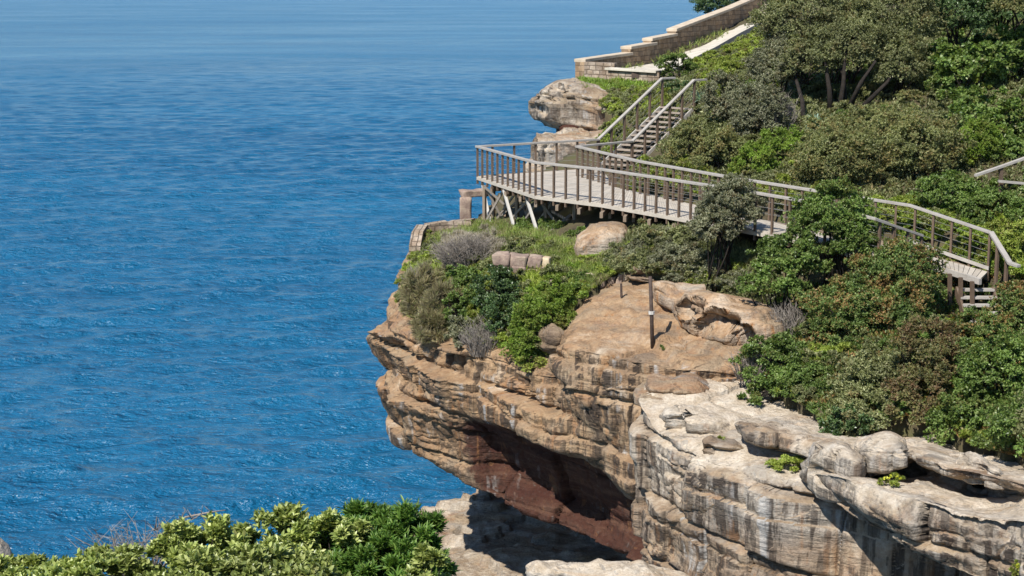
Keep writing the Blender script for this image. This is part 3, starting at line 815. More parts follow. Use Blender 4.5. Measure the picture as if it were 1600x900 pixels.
def build_terrain():
    xs = np.arange(-8, 72, 0.24); ys = np.arange(29, 131, 0.24)
    X, Y = np.meshgrid(xs, ys, indexing='ij')
    xy = np.stack([X.ravel(), Y.ravel()], -1)
    z = np.concatenate([ground(c) for c in np.array_split(xy, 40)])
    ins = inside(xy, poly)
    P = np.concatenate([xy, z[:, None]], 1)
    P[:, 2] += 0.10 * fbm(P * 0.9, 3, 90)
    idx = np.arange(len(xs) * len(ys)).reshape(len(xs), len(ys))
    Q = np.stack([idx[:-1, :-1], idx[1:, :-1], idx[1:, 1:], idx[:-1, 1:]], -1).reshape(-1, 4)
    Q = Q[ins[Q].all(1)]
    used = np.unique(Q); remap = np.zeros(len(P), int); remap[used] = np.arange(len(used))
    V, Q = P[used], remap[Q]
    E = np.concatenate([Q[:, [0, 1]], Q[:, [1, 2]], Q[:, [2, 3]], Q[:, [3, 0]]])
    key = np.sort(E, 1); key = key[:, 0] * (len(V) + 1) + key[:, 1]
    u, inv, cnt = np.unique(key, return_inverse=True, return_counts=True)
    B = E[cnt[inv] == 1]
    bv = np.unique(B); low = np.zeros(len(V), int); low[bv] = len(V) + np.arange(len(bv))
    V = np.concatenate([V, V[bv] + np.array([0.2, 0.5, -3.0])])
    Q = np.concatenate([Q, np.stack([B[:, 1], B[:, 0], low[B[:, 0]], low[B[:, 1]]], -1)])
    o = np_mesh('hillside', V, Q, M['soil'])
    tag(o, kind='structure')
build_terrain()

# near ground that the foreground shrubs grow on (falls away in front of the camera)
def near_ground():
    xs = np.linspace(-14, 6, 80); ys = np.linspace(-4, 15.5, 80)
    X, Y = np.meshgrid(xs, ys, indexing='ij')
    P = np.stack([X, Y, np.zeros_like(X)], -1)
    Z = -1.75 - 0.40 * np.clip(Y, 0, 30) - 0.02 * np.clip(Y - 8, 0, 30) ** 2 + 0.15 * fbm(P * 0.7, 3, 95) - 0.5 * np.clip(X + 0.9, 0, 10)
    Z -= np.clip(Y - 14.3, 0, 2) ** 1.5 * 4
    V = np.stack([X, Y, Z], -1).reshape(-1, 3)
    idx = np.arange(6400).reshape(80, 80)
    Q = np.stack([idx[:-1, :-1], idx[1:, :-1], idx[1:, 1:], idx[:-1, 1:]], -1).reshape(-1, 4)
    o = np_mesh('near_ground', V, Q, M['soil']); tag(o, kind='structure')
near_ground()

# ---------------------------------------------------------------- boulders
def boulder(name, label, stations, cat='rock', **kw):
    o = tube_rock(name, stations, **kw)
    return tag(o, label, cat)
boulder('overhanging_rock', 'grey beak-shaped rock jutting over the sea below the stone wall',
        [(826, 160, 176, 73.5, 1.0), (834, 150, 186, 73.5, 2.2), (850, 138, 191, 73.6, 3.2), (872, 127, 200, 73.8, 4.2), (900, 124, 205, 74, 5), (930, 134, 214, 73.6, 5.5), (962, 150, 225, 72.5, 6), (1000, 160, 240, 71, 6), (1030, 175, 245, 70, 5)],
        att=(0.05, 0, 0.45, 0.8), power=3.2, disp=dict(a_str=0.3, a_noise=0.12), caves=[(836, 172, 72.5, 0.55, 0.5), (868, 142, 72.2, 0.4, 0.25), (852, 150, 72.4, 0.3, 0.2)])
boulder('rock_stack', 'brown layered rock stack under the beak-shaped rock',
        [(828, 224, 268, 69.5, 1.5), (836, 212, 275, 69.5, 3), (860, 207, 285, 69.8, 4), (890, 204, 290, 70, 5), (925, 205, 290, 70, 5), (960, 200, 290, 69.8, 4), (985, 215, 285, 69.5, 3)],
        att=(0.1, 0, 0.45, 0.7), disp=dict(a_str=0.5, a_noise=0.22), power=3.5)
boulder('rock_neck', 'dark red-brown stone neck between the rock stack and the overhanging rock',
        [(872, 196, 216, 72.5, 1.0), (880, 192, 218, 72.5, 2.0), (895, 190, 218, 72.6, 2.5), (910, 192, 216, 72.8, 2.0)], att=(0.4, 0.8, 0, 0.2), disp=dict(a_str=0.15, a_noise=0.1))
boulder('pale_boulder', 'smooth pale orange boulder lying under the boardwalk',
        [(894, 388, 402, 50.3, 0.5), (902, 374, 406, 50.3, 1.4), (920, 359, 412, 50.5, 2.0), (945, 350, 416, 50.6, 2.2), (968, 350, 414, 50.8, 2.0), (980, 360, 410, 50.8, 1.2), (987, 378, 400, 50.8, 0.5)],
        att=(0.9, 0, 0.42, 0.05), disp=dict(a_str=0.06, a_noise=0.14))
boulder('honeycomb_boulder', 'tan boulder eaten into dark hollows above the ledge',
        [(1052, 470, 492, 44.6, 0.6), (1066, 458, 508, 44.4, 1.6), (1090, 452, 520, 44.2, 2.4), (1120, 454, 530, 44.0, 2.8), (1150, 462, 538, 43.8, 3), (1185, 476, 545, 43.5, 2.8), (1212, 492, 545, 43.3, 2.0), (1226, 508, 540, 43.2, 0.8)],
        att=(0.9, 0, 0.4, 0.15), disp=dict(a_str=0.12, a_noise=0.16), step=0.035, nring=150,
        caves=[(1064, 484, 43.7, 0.3, 0.55), (1082, 478, 43.3, 0.3, 0.5), (1115, 508, 42.8, 0.42, 0.8), (1100, 518, 42.9, 0.3, 0.6), (1138, 506, 42.6, 0.3, 0.6), (1160, 525, 42.5, 0.34, 0.8), (1166, 540, 42.4, 0.28, 0.6), (1150, 500, 42.4, 0.10, 0.2)])
boulder('tan_boulder', 'small tan boulder half sunk in scrub behind the short stake',
        [(978, 424, 436, 48.0, 0.4), (986, 413, 440, 48.0, 0.7), (1000, 408, 442, 48.1, 0.9), (1012, 412, 442, 48.1, 0.7), (1022, 424, 440, 48.0, 0.3)],
        att=(0.2, 0, 0.35, 0.5), disp=dict(a_str=0.22, a_noise=0.2), power=3)
boulder('sandy_outcrop', 'orange saddle of rock sloping up behind the tall stake',
        [(1020, 442, 470, 46.2, 0.6), (1035, 441, 480, 46, 1.5), (1060, 447, 490, 45.8, 2), (1085, 448, 490, 45.8, 2), (1102, 446, 470, 46, 1)],
        att=(0.9, 0, 0.4, 0.1), disp=dict(a_str=0.05, a_noise=0.12))
boulder('grey_boulder', 'rounded grey boulder in the green gully beside the striped bluff',
        [(843, 520, 542, 46.4, 0.3), (850, 512, 548, 46.3, 0.7), (862, 508, 552, 46.2, 0.9), (874, 514, 552, 46.1, 0.7), (880, 526, 548, 46.1, 0.3)],
        att=(0.0, 0, 0.2, 0.6), disp=dict(a_str=0.12, a_noise=0.16))
boulder('cliff_foot_rock', 'flat white sunlit rock at the foot of the near cliff',
        [(824, 889, 896, 37.6, 0.3), (836, 883, 905, 37.5, 0.9), (880, 883, 915, 37.4, 1.2), (920, 889, 920, 37.2, 1.2), (965, 886, 925, 37, 1.4), (1005, 884, 930, 37, 1.4), (1040, 896, 940, 36.8, 1.4), (1080, 912, 950, 36.5, 1.2)],
        att=(0.0, 0, 1.0, 0.1), disp=dict(a_str=0.18, a_noise=0.2), power=3)
boulder('domed_rock', "low grey domed rock at the near cliff's upper left corner",
        [(992, 614, 630, 41.2, 0.4), (1010, 598, 636, 41.3, 1.4), (1050, 587, 642, 41.4, 2.0), (1090, 590, 640, 41.3, 1.8), (1118, 606, 634, 41.3, 0.6)],
        att=(0.1, 0, 0.4, 0.5), disp=dict(a_str=0.25, a_noise=0.16), power=3)
boulder('stepped_rock', 'cream stepped rock with a dark hollow in the middle of the near clifftop',
        [(1036, 648, 672, 39.4, 0.5), (1056, 634, 684, 39.4, 1.4), (1100, 638, 690, 39.3, 1.8), (1140, 654, 692, 39.1, 1.4), (1158, 668, 686, 39.1, 0.4)],
        att=(0.15, 0, 0.8, 0.4), disp=dict(a_str=0.35, a_noise=0.2), power=3.5, caves=[(1056, 668, 38.7, 0.32, 0.4)])
boulder('broken_rock', 'small broken grey rock beside the tiny ledge plant',
        [(1098, 694, 706, 37.5, 0.3), (1114, 686, 713, 37.5, 0.8), (1140, 688, 716, 37.4, 0.9), (1166, 698, 713, 37.3, 0.4)],
        att=(0.05, 0, 0.35, 0.5), disp=dict(a_str=0.3, a_noise=0.2), power=3.5)
boulder('square_rock', 'pale square-edged rock at the joint between the overhanging slab and the right cliff',
        [(1270, 712, 752, 34.6, 0.5), (1280, 696, 770, 34.4, 1.2), (1302, 692, 774, 34.1, 1.6), (1326, 698, 768, 33.8, 1.5), (1342, 712, 752, 33.6, 0.6)],
        att=(0.05, 0, 0.6, 0.8), disp=dict(a_str=0.4, a_noise=0.16), power=5)
boulder('ledge_rock', 'rounded cream rock on the rim directly left of the dark alcove',
        [(1338, 702, 724, 34.0, 0.4), (1352, 692, 730, 33.9, 1.2), (1376, 688, 728, 33.7, 1.5), (1400, 690, 722, 33.5, 1.2), (1412, 698, 714, 33.4, 0.4)],
        att=(0.2, 0, 0.75, 0.4), disp=dict(a_str=0.35, a_noise=0.16), power=4.5)
boulder('rim_rock', 'broken cream rock on the rim above the right dark alcove',
        [(1494, 722, 738, 32.2, 0.4), (1506, 714, 746, 32.1, 1.0), (1530, 716, 752, 31.8, 1.3), (1556, 728, 756, 31.5, 1.0), (1568, 740, 752, 31.4, 0.4)],
        att=(0.2, 0, 0.75, 0.4), disp=dict(a_str=0.35, a_noise=0.16), power=4.5)
boulder('foreground_rock', 'small pale rock at the left edge in front of the sea',
        [(-70, 848, 900, 14.2, 0.5), (-45, 840, 905, 14.2, 0.7), (-15, 842, 905, 14.2, 0.7), (8, 852, 900, 14.2, 0.5), (24, 870, 892, 14.2, 0.2)],
        att=(0.1, 0, 0.8, 0.2), disp=dict(a_str=0.03, a_noise=0.05), step=0.02)
# ---------------------------------------------------------------- masonry
def wall_strip(mb, base, top, thick, side):
    """base/top: matching world polylines of the visible face; extruded by thick along side (xy)"""
    s = np.array([side[0], side[1], 0.0]); s /= np.linalg.norm(s)
    L = 0
    for i in range(len(base) - 1):
        b0, b1, t0, t1 = base[i], base[i + 1], top[i], top[i + 1]
        ln = np.linalg.norm((b1 - b0)[:2])
        c = [b0, b1, t1, t0]; d = [p + s * thick for p in c]
        us = [[(L, b0[2]), (L + ln, b1[2]), (L + ln, t1[2]), (L, t0[2])]]
        fs = [(0, 1, 2, 3)]
        fs.append((5, 4, 7, 6)); us.append([(L + ln, b1[2]), (L, b0[2]), (L, t0[2]), (L + ln, t1[2])])
        fs.append((3, 2, 6, 7)); us.append([(L, 0), (L + ln, 0), (L + ln, thick), (L, thick)])
        if i == 0 or True:
            fs.append((4, 0, 3, 7)); us.append([(0, b0[2]), (thick, b0[2]), (thick, t0[2]), (0, t0[2])])
            fs.append((1, 5, 6, 2)); us.append([(0, b1[2]), (thick, b1[2]), (thick, t1[2]), (0, t1[2])])
        mb.add(c + d, fs, us)
        L += ln
def path_wall():
    root = empty('stone_wall', at(985, 105, 81.5), 'tan sandstone wall stepping down the path edge above the sea', 'wall')
    segs = [((913, 94, 122, 78), (988, 83, 108, 82)), ((985, 74, 108, 81.9), (1026, 67, 96, 85)), ((1018, 61, 99, 84.6), (1058, 53, 86, 88)), ((1056, 46, 86, 87.9), (1145, 12, 45, 97)), ((1144.6, 12, 45, 97), (1200, -12, 16, 104))]
    body = MB(); cope = MB()
    side = (-0.85, 0.52)
    for k, (a, b) in enumerate(segs):
        b0, b1 = at(a[0], a[2] + 6, a[3]), at(b[0], b[2] + 6, b[3])
        t0, t1 = at(a[0], a[1] + 3, a[3]), at(b[0], b[1] + 3, b[3])
        sh = np.array([0.003 * (k % 2), -0.002 * (k % 2), 0])
        wall_strip(body, [b0 + sh, b1 + sh], [t0 + sh, t1 + sh], 0.5 + 0.01 * (k % 2), side)
        up = np.array([0, 0, 0.14]); e = np.array([0.05, -0.03, 0.002])
        wall_strip(cope, [t0 + e, t1 + e], [t0 + e + up, t1 + e + up], 0.62 + 0.01 * (k % 2), side)
    body.build('masonry', M['wall'], root); cope.build('coping', M['coping'], root, bevel=0.02)
    root2 = empty('retaining_wall', at(950, 125, 77), 'rubble retaining wall holding up the lower end of the concrete path', 'wall')
    m = MB()
    b = [at(913, 126, 77.8), at(960, 130, 76.6)]; t = [at(913, 97, 77.8), at(960, 99, 76.6)]
    wall_strip(m, b, t, 0.6, (0.3, 1))
    b = [at(950, 136, 76.2), at(1030, 142, 74.8)]; t = [at(950, 108, 76.2), at(1030, 113, 74.8)]
    wall_strip(m, b, t, 0.6, (0.3, 1))
    m.build('rubble', M['rubble'], root2)
    mm = MB(); mm.bar(at(950, 107, 76.45), at(1030, 112, 75.05), 0.7, 0.1); mm.build('capping', M['concrete'], root2, bevel=0.01)
    # the drain opening in the retaining wall
    p = at(993, 117, 75.42)
    mm = MB(); mm.post(p + np.array([0, 0, -0.14]), p + np.array([0, 0, 0.14]), 0.36, 0.06, -0.35); mm.build('drain_opening', M['pole'], root2)
path_wall()
def path():
    # left (wall side) and right edges of the concrete path
    Lf = [(955, 108, 77.2), (978, 107, 81), (1022, 97, 84.7), (1056, 87, 87.5), (1095, 68, 91.5), (1135, 46, 95.8), (1165, 33, 98.5)]
    Rt = [(1010, 116, 75.3), (1036, 111, 77.5), (1060, 106, 80.2), (1085, 88, 84), (1118, 74, 87), (1158, 52, 92), (1185, 38, 95.5)]
    l = [at(*p) for p in Lf]; r = [at(*p) for p in Rt]
    for a, b in zip(l, r):
        z = (a[2] + b[2]) / 2; a[2] = z; b[2] = z
    m = MB()
    n = len(l)
    vs = l + r + [p - np.array([0, 0, 0.5]) for p in l + r]
    fs = []
    for i in range(n - 1):
        fs += [(i, n + i, n + i + 1, i + 1), (n + i, 3 * n + i, 3 * n + i + 1, n + i + 1), (2 * n + i, i, i + 1, 2 * n + i + 1)]
    fs += [(0, 2 * n, 3 * n, n), (n - 1, 2 * n - 1, 4 * n - 1, 3 * n - 1)]
    m.add(vs, fs)
    o = m.build('path', M['concrete']); tag(o, kind='structure')
    root = empty('path_steps', at(1175, 40, 98.5), 'concrete steps climbing where the pale path meets the trees', 'steps')
    m = MB()
    for k in range(7):
        a = at(1158 + k * 5.5, 36 - k * 5.2, 98.6 + k * 0.75); b = at(1184 + k * 6.5, 37 - k * 5.4, 95.7 + k * 0.75)
        z = (a[2] + b[2]) / 2
        a[2] = z; b[2] = z
        dn = np.array([0, 0, -0.4]); bk = np.array([0.45, 0.75, 0])
        m.add([a, b, b + bk, a + bk, a + dn, b + dn, b + bk + dn, a + bk + dn], [(0, 1, 2, 3), (4, 5, 1, 0), (5, 6, 2, 1), (7, 4, 0, 3), (6, 7, 3, 2)])
    m.build('step_flight', M['concrete'], root)
path()

def stone_block(name, p, q, h, d, mat, parent, yaw=None):
    """a single roughly squared block between ground points p and q"""
    p, q = np.array(p), np.array(q)
    t = q - p; ln = np.linalg.norm(t); t = t / ln
    s = np.array([-t[1], t[0], 0]); s /= np.linalg.norm(s); u = np.cross(s, t) * -1
    if u[2] < 0: u = -u
    n = 7
    pts = {}
    V = []; Q = []
    def vid(i, j, k):
        key = (i, j, k)
        if key not in pts:
            a, b, c = i / n, j / n - 0.5, k / n
            w_ = np.array([a * ln, b * d, c * h])
            ctr = np.array([ln / 2, 0, h / 2]); half = np.array([ln / 2, d / 2, h / 2])
            rel = (w_ - ctr) / half
            rr = np.max(np.abs(rel)); l2 = np.linalg.norm(np.abs(rel) ** 6) ** (1 / 6) if rr > 0 else 1
            w_ = ctr + (w_ - ctr) * (rr / max(l2, 1e-6)) ** 0.6
            wp = p + t * w_[0] + s * w_[1] + u * w_[2]
            wp = wp + 0.05 * vnoise(np.array([wp * 3.1 + 0.3, wp * 3.1 + 40, wp * 3.1 + 90]), 3)
            pts[key] = len(V); V.append(wp)
        return pts[key]
    for i in range(n):
        for j in range(n):
            for (f, c) in ((0, 0), (n, 1)):
                for ax in range(3):
                    def mk(a, b):
                        l = [a, b]; l.insert(ax, f); return vid(*l)
                    q4 = [mk(i, j), mk(i + 1, j), mk(i + 1, j + 1), mk(i, j + 1)]
                    if (c == 0) ^ (ax == 1): q4 = q4[::-1]
                    Q.append(q4)
    return np_mesh(name, np.array(V), np.array(Q), mat, parent, smooth=True)
def ruin():
    root = empty('ruined_wall', at(815, 440, 49.6), 'broken old wall of big squared stones on the grassy headland', 'wall')
    Y = 49.8
    tops = [(770, 797), (797.5, 824), (824.5, 847), (847.5, 860)]
    for k, (a, b) in enumerate(tops):
        yb = 413 + (a - 770) * 0.07
        stone_block('block', at(a, yb + 1, Y), at(b, yb + 2, Y - 0.05), 0.38, 0.55, M['block_pale'] if k == 3 else M['block'], root)
    for (a, b, yb, h) in ((800, 823, 430, 0.32), (824, 842, 433, 0.30), (842, 858, 434, 0.38), (772, 799, 429, 0.28), (830, 858, 450, 0.30), (805, 829, 446, 0.26)):
        stone_block('block', at(a, yb, Y - 0.06), at(b, yb + 1, Y - 0.1), h, 0.5, M['block'], root)
    root = empty('rubble_line', at(890, 445, 48.6), 'low line of loose grey stones between the ruined wall and tan boulder', 'rubble')
    rn = random.Random(4)
    x = 862
    while x < 975:
        wd = rn.uniform(8, 17); yb = 449 - (x - 862) * 0.06 + rn.uniform(-4, 5)
        stone_block('block', at(x, yb, 48.5 + rn.uniform(-.2, .2)), at(x + wd, yb + rn.uniform(-2, 2), 48.4), rn.uniform(0.18, 0.5), rn.uniform(0.3, 0.5), M['coping'] if rn.random() < 0.5 else M['block'], root)
        x += wd * rn.uniform(0.9, 1.4)
    # curved low wall at the headland's end
    root = empty('low_curved_wall', at(690, 375, 58), 'low weathered wall curving round the headland end beside the sea', 'wall')
    m = MB()
    base = [at(736, 372, 59.2), at(700, 372, 59.5), at(668, 378, 59.2), at(660, 395, 58.2), at(657, 412, 57.2)]
    top = [at(736, 343, 59.2), at(700, 346, 59.5), at(668, 351, 59.2), at(661, 362, 58.2), at(657, 384, 57.2)]
    m2 = []
    for i in range(len(base) - 1):
        t = (base[i + 1] - base[i])[:2]; sd_ = np.array([t[1], -t[0]])
        wall_strip(m, [base[i], base[i + 1]], [top[i], top[i + 1]], 0.4 + 0.004 * i, sd_)
    m.build('masonry', M['rubble'], root)
    root = empty('stone_frame', at(735, 345, 61), 'ruined stone doorway of one pillar and a lintel by the deck', 'ruin')
    stone_block('pillar', at(719, 347, 61), at(737, 347, 61), 1.0, 0.45, M['block'], root)
    stone_block('lintel', at(721, 307.5, 61), at(760, 305, 61.6), 0.24, 0.45, M['block'], root)
ruin()

# ---------------------------------------------------------------- boardwalk
ZD = -6.9
def top_at(px, py, zt): p = atz(px, py, zt); return p
H = 1.1
outer_top = [top_at(746, 229, ZD + H), top_at(837, 254, ZD + H), top_at(942, 265, ZD + H), top_at(1137, 294, ZD + H), top_at(1262, 315, -5.93), top_at(1367, 342, -6.2), at(1440, 368, 44.9)]
inner_top = [top_at(902, 229, ZD + H), top_at(998, 252, ZD + H), top_at(1153, 279, ZD + H), top_at(1287, 300, -5.95), top_at(1370, 313, -6.1), top_at(1422, 321, -6.22), top_at(1547, 363, -6.78)]
Fp = top_at(934, 218, ZD + H); Gp = top_at(987, 221, ZD + H)
down = np.array([0, 0, -H])
def boardwalk():
    root = empty('boardwalk', outer_top[1] + down, 'long timber boardwalk with post railings on struts along the cliff', 'boardwalk')
    ob = [p + down for p in outer_top]; ib = [p + down for p in inner_top]
    landing_out = at(1531, 438, 43.9); landing_in = ib[-1].copy()
    # deck: planks running across the walk
    dk = MB()
    def plank(a0, a1, b1, b0, th=0.05):
        d = np.array([0, 0, th])
        vs = [a0, a1, b1, b0, a0 - d, a1 - d, b1 - d, b0 - d]
        dk.add(vs, [(0, 1, 2, 3), (7, 6, 5, 4), (4, 5, 1, 0), (5, 6, 2, 1), (6, 7, 3, 2), (7, 4, 0, 3)])
    def resample(pts, n):
        pts = np.array(pts); L = np.concatenate([[0], np.cumsum(np.linalg.norm(np.diff(pts, axis=0), axis=1))])
        s = np.linspace(0, L[-1], n)
        return np.stack([np.interp(s, L, pts[:, k]) for k in range(3)], -1)
    def strip(A, B, wpl=0.14):
        La = np.sum(np.linalg.norm(np.diff(np.array(A), axis=0), axis=1))
        n = int(La / wpl)
        a, b = resample(A, n + 1), resample(B, n + 1)
        b[:, 2] = a[:, 2] = (a[:, 2] + b[:, 2]) / 2
        for i in range(n):
            g = 0.05
            plank(a[i] * (1 - g) + a[i + 1] * g, a[i + 1] * (1 - g) + a[i] * g, b[i + 1] * (1 - g) + b[i] * g, b[i] * (1 - g) + b[i + 1] * g)
    Fb, Gb = Fp + down, Gp + down
    strip([ob[0], ob[1], ob[2]], [Fb, (Gb + ib[0]) / 2, ib[0] * 0.35 + ib[1] * 0.65])
    strip([ob[2], ob[3], ob[4], ob[5], at(1440, 409, 45.6)], [ib[0] * 0.35 + ib[1] * 0.65, ib[2], ib[3], ib[4], ib[5]])
    strip([at(1440, 409, 45.6), landing_out], [ib[5], landing_in])
    dk.build('deck', M['deck'], root)
    # edge beams
    m = MB(); dz = np.array([0, 0, -0.16])
    m.sweep([p + np.array([0, 0, -0.075]) for p in ob[:6]], 0.08, 0.11); m.build('edge_beam', M['deck'], root)
    m = MB(); m.sweep([p + dz for p in ib], 0.08, 0.2); m.build('edge_beam', M['beam'], root)
    m = MB(); m.sweep([ob[0] + np.array([0.08, .1, -.09]), Fb + dz*0.5 + np.array([0, 0, -.01])], 0.08, 0.2); m.build('edge_beam', M['beam'], root)
    m = MB(); m.sweep([at(1445, 410, 45.6) + np.array([0, -.06, -.03]), landing_out + np.array([0, -.06, -.03])], 0.10, 0.16); m.build('edge_board', M['rail'], root)
    m = MB(); kick = [p + np.array([0, -.06, 0.08]) for p in ib[5:]]; m.sweep(kick, 0.04, 0.1); m.build('kick_board', M['rail'], root)
    # handrails
    m = MB(); m.sweep([Fp, outer_top[0]] + outer_top[1:], 0.15, 0.075); m.build('handrail', M['rail'], root, bevel=0.008)
    stair_end = [at(1578, 411, 43.4), at(1590, 415, 43.3), at(1610, 425, 43.0)]
    m = MB(); m.sweep([Gp] + inner_top, 0.15, 0.075); m.build('handrail', M['rail'], root, bevel=0.008)
    # posts
    def posts(line, sp, lo=-H - 0.28):
        pts = np.array(line); L = np.concatenate([[0], np.cumsum(np.linalg.norm(np.diff(pts, axis=0), axis=1))])
        n = max(1, int(round(L[-1] / sp)))
        for s in np.linspace(0, L[-1], n + 1):
            p = np.array([np.interp(s, L, pts[:, k]) for k in range(3)])
            j = min(np.searchsorted(L, s, side='right') - 1, len(pts) - 2)
            t = pts[j + 1] - pts[j]
            mm = MB(); mm.post(p + np.array([0, 0, lo]), p + np.array([0, 0, -0.04]), 0.062, 0.07, math.atan2(t[1], t[0])); mm.build('post', M['post'], root)
    posts(outer_top[:2], 0.54); posts([outer_top[1] * 0.9 + outer_top[2] * 0.1, outer_top[2], outer_top[3]][0:3], 0.55)
    posts([outer_top[3] * 0.85 + outer_top[4] * 0.15] + outer_top[4:], 0.6)
    posts([Fp, outer_top[0] * 0.88 + Fp * 0.12], 0.9); posts([Gp, inner_top[0] * 0.9 + Gp * 0.1], 0.8)
    posts(inner_top[:3], 0.5); posts([inner_top[2] * 0.8 + inner_top[3] * 0.2] + inner_top[3:], 0.58)
    # wires
    m = MB()
    for ln in (outer_top, inner_top, [Fp, outer_top[0]], [Gp, inner_top[0]]):
        for k in range(5):
            m.tube([p + np.array([0, 0, -0.2 - 0.18 * k]) for p in ln], [0.004] * len(ln), 4)
    m.build('wire', M['wire'], root)
    # supports
    def sup(name, p, q, wd, mat, hd=None):
        m = MB(); m.bar(p, q, wd, hd or wd); m.build(name, mat, root)
    for (a, b) in (((753, 284), (768, 358)), ((787, 297), (807, 368)), ((822, 307), (845, 380))):
        pa = atz(a[0], a[1], ZD - 0.2); Yb = pa[1] - 1.2
        sup('strut', pa, at(b[0], b[1], Yb), 0.085, M['strut'])
    for (px, pt, pb, Y) in ((757, 290, 360, 58.8), (771, 290, 352, 60), (790, 292, 355, 59.6), (808, 295, 360, 58), (826, 310, 368, 57), (853, 312, 376, 55.6), (898, 318, 372, 54.6), (932, 318, 352, 55.5), (954, 322, 352, 53.4), (991, 330, 352, 52.3), (1022, 334, 352, 51.4)):
        sup('support_post', at(px, pt, Y), at(px, pb + 6, Y), 0.11, M['grey_post'] if px in (844, 898, 932) else M['beam'])
    for (a, b, Y0, Y1) in (((757, 350), (785, 300), 58.8, 58.2), ((808, 360), (840, 316), 57.5, 55), ((846, 374), (892, 335), 54.1, 54.5), ((776, 345), (812, 310), 60, 58), ((862, 330), (895, 348), 56, 54.7), ((757, 292), (800, 330), 58.6, 58.6), ((757, 290), (790, 352), 58.7, 58.9), ((790, 352), (826, 312), 58.8, 57), ((771, 350), (808, 298), 59.5, 58.1), ((826, 366), (862, 318), 56.9, 56), ((808, 300), (830, 352), 57.9, 57.6), ((846, 318), (880, 362), 55.4, 55.2)):
        sup('brace', at(*a, Y0), at(*b, Y1), 0.045, M['grey_post'], 0.08)
    for k in range(1, 4):
        t = k / 4
        p = ob[0] * (1 - t) + ob[1] * t; q = Fb * (1 - t) + (ib[0]) * t
        sup('joist', p + np.array([0, 0, -0.32]), q + np.array([0, 0, -0.32]), 0.1, M['beam'], 0.18)
    for k in range(9):
        t = k / 8
        p = ob[1] * (1 - t) + ob[3] * t; i = min(int(t * 2), 1)
        q = (ib[i] * (1 - (t * 2 - i)) + ib[i + 1] * (t * 2 - i))
        sup('joist', p + np.array([0, 0, -0.32]), q + np.array([0, 0, -0.32]), 0.1, M['beam'], 0.18)
    return ob, ib, landing_out
ob, ib, landing_out = boardwalk()

def staircase():
    Fb, Gb = Fp + down, Gp + down
    Lt, Rt_ = at(1034, 123, 65.0), at(1084, 125, 63.8)
    Lt[2] = Rt_[2] = (Lt[2] + Rt_[2]) / 2
    Lb, Rb = Lt + down, Rt_ + down
    root = empty('staircase', (Fb + Gb) / 2, 'grey timber staircase climbing from the lookout deck to the concrete path', 'staircase')
    n = 13
    for i in range(1, n + 1):
        t = i / n
        a, b = Fb * (1 - t) + Lb * t, Gb * (1 - t) + Rb * t
        m = MB(); m.bar(a + np.array([0.03, 0, -.03]), b + np.array([-0.03, 0, -.03]), 0.27, 0.05); m.build('tread', M['tread'], root)
    for a, b in ((Fb, Lb), (Gb, Rb)):
        m = MB(); m.bar(a + np.array([0, 0, -0.1]), b + np.array([0, 0, -0.1]), 0.06, 0.26); m.build('stringer', M['rail'], root)
    for a, b in ((Fp, Lt), (Gp, Rt_)):
        ext = b + np.array([0.55, 0.38, 0])
        m = MB(); m.sweep([a + np.array([0.02, 0.02, 0.002]), b, ext], 0.15, 0.075); m.build('handrail', M['rail'], root, bevel=0.008)
        for k in range(0, 6):
            t = k / 5
            p = a * (1 - t) + b * t
            m = MB(); m.post(p + np.array([0.03, 0.02, -H - 0.2]), p + np.array([0.03, 0.02, -0.03]), 0.075, 0.085, 0.6); m.build('post', M['post'], root)
    m = MB()
    for a, b in ((Fp, Lt), (Gp, Rt_)):
        for k in range(4): m.tube([a + np.array([0, 0, -.25 - .2 * k]), b + np.array([0, 0, -.25 - .2 * k])], [0.004, 0.004], 4)
    m.build('wire', M['wire'], root)
    # the lower flight
    p0 = np.array([12.3, 44.35, -8.0]); p1 = np.array([13.3, 44.35, -8.0])
    root = empty('lower_staircase', (p0 + p1) / 2, 'short open-tread timber steps dropping from the boardwalk into bushes', 'staircase')
    dr = np.array([0.02, -0.2, -0.18])
    for k in range(1, 9):
        m = MB(); m.bar(p0 + dr * k + np.array([0, 0, -.05]), p1 + dr * k + np.array([0, 0, -.05]), 0.22, 0.06); m.build('tread', M['rail'], root)
    for q in (p0, p1):
        m = MB(); m.bar(q + dr * 0.4 + np.array([0, 0, -.16]), q + dr * 8.4 + np.array([0, 0, -.16]), 0.06, 0.22); m.build('stringer', M['post'], root)
    for (px, Y) in ((1484, 44.0), (1501, 43.9), (1519, 43.8)):
        m = MB(); m.post(at(px, 427 + (px - 1482) * 0.34, Y), at(px, 492, Y), 0.09, 0.09, 0.3); m.build('post', M['post'], root)
    tp_ = inner_top[-1]
    q1 = at(1578, 411, 43.5); q2 = at(1592, 416, 43.2)
    m = MB(); m.sweep([tp_ + np.array([0.02, -0.02, 0.002]), q1, q2], 0.15, 0.075); m.build('handrail', M['rail'], root, bevel=0.008)
    for t in (0.4, 0.85):
        p = tp_ * (1 - t) + q1 * t
        m = MB(); m.post(p + np.array([0, 0, -1.4]), p + np.array([0, 0, -0.04]), 0.075, 0.085, 0.5); m.build('post', M['post'], root)
staircase()

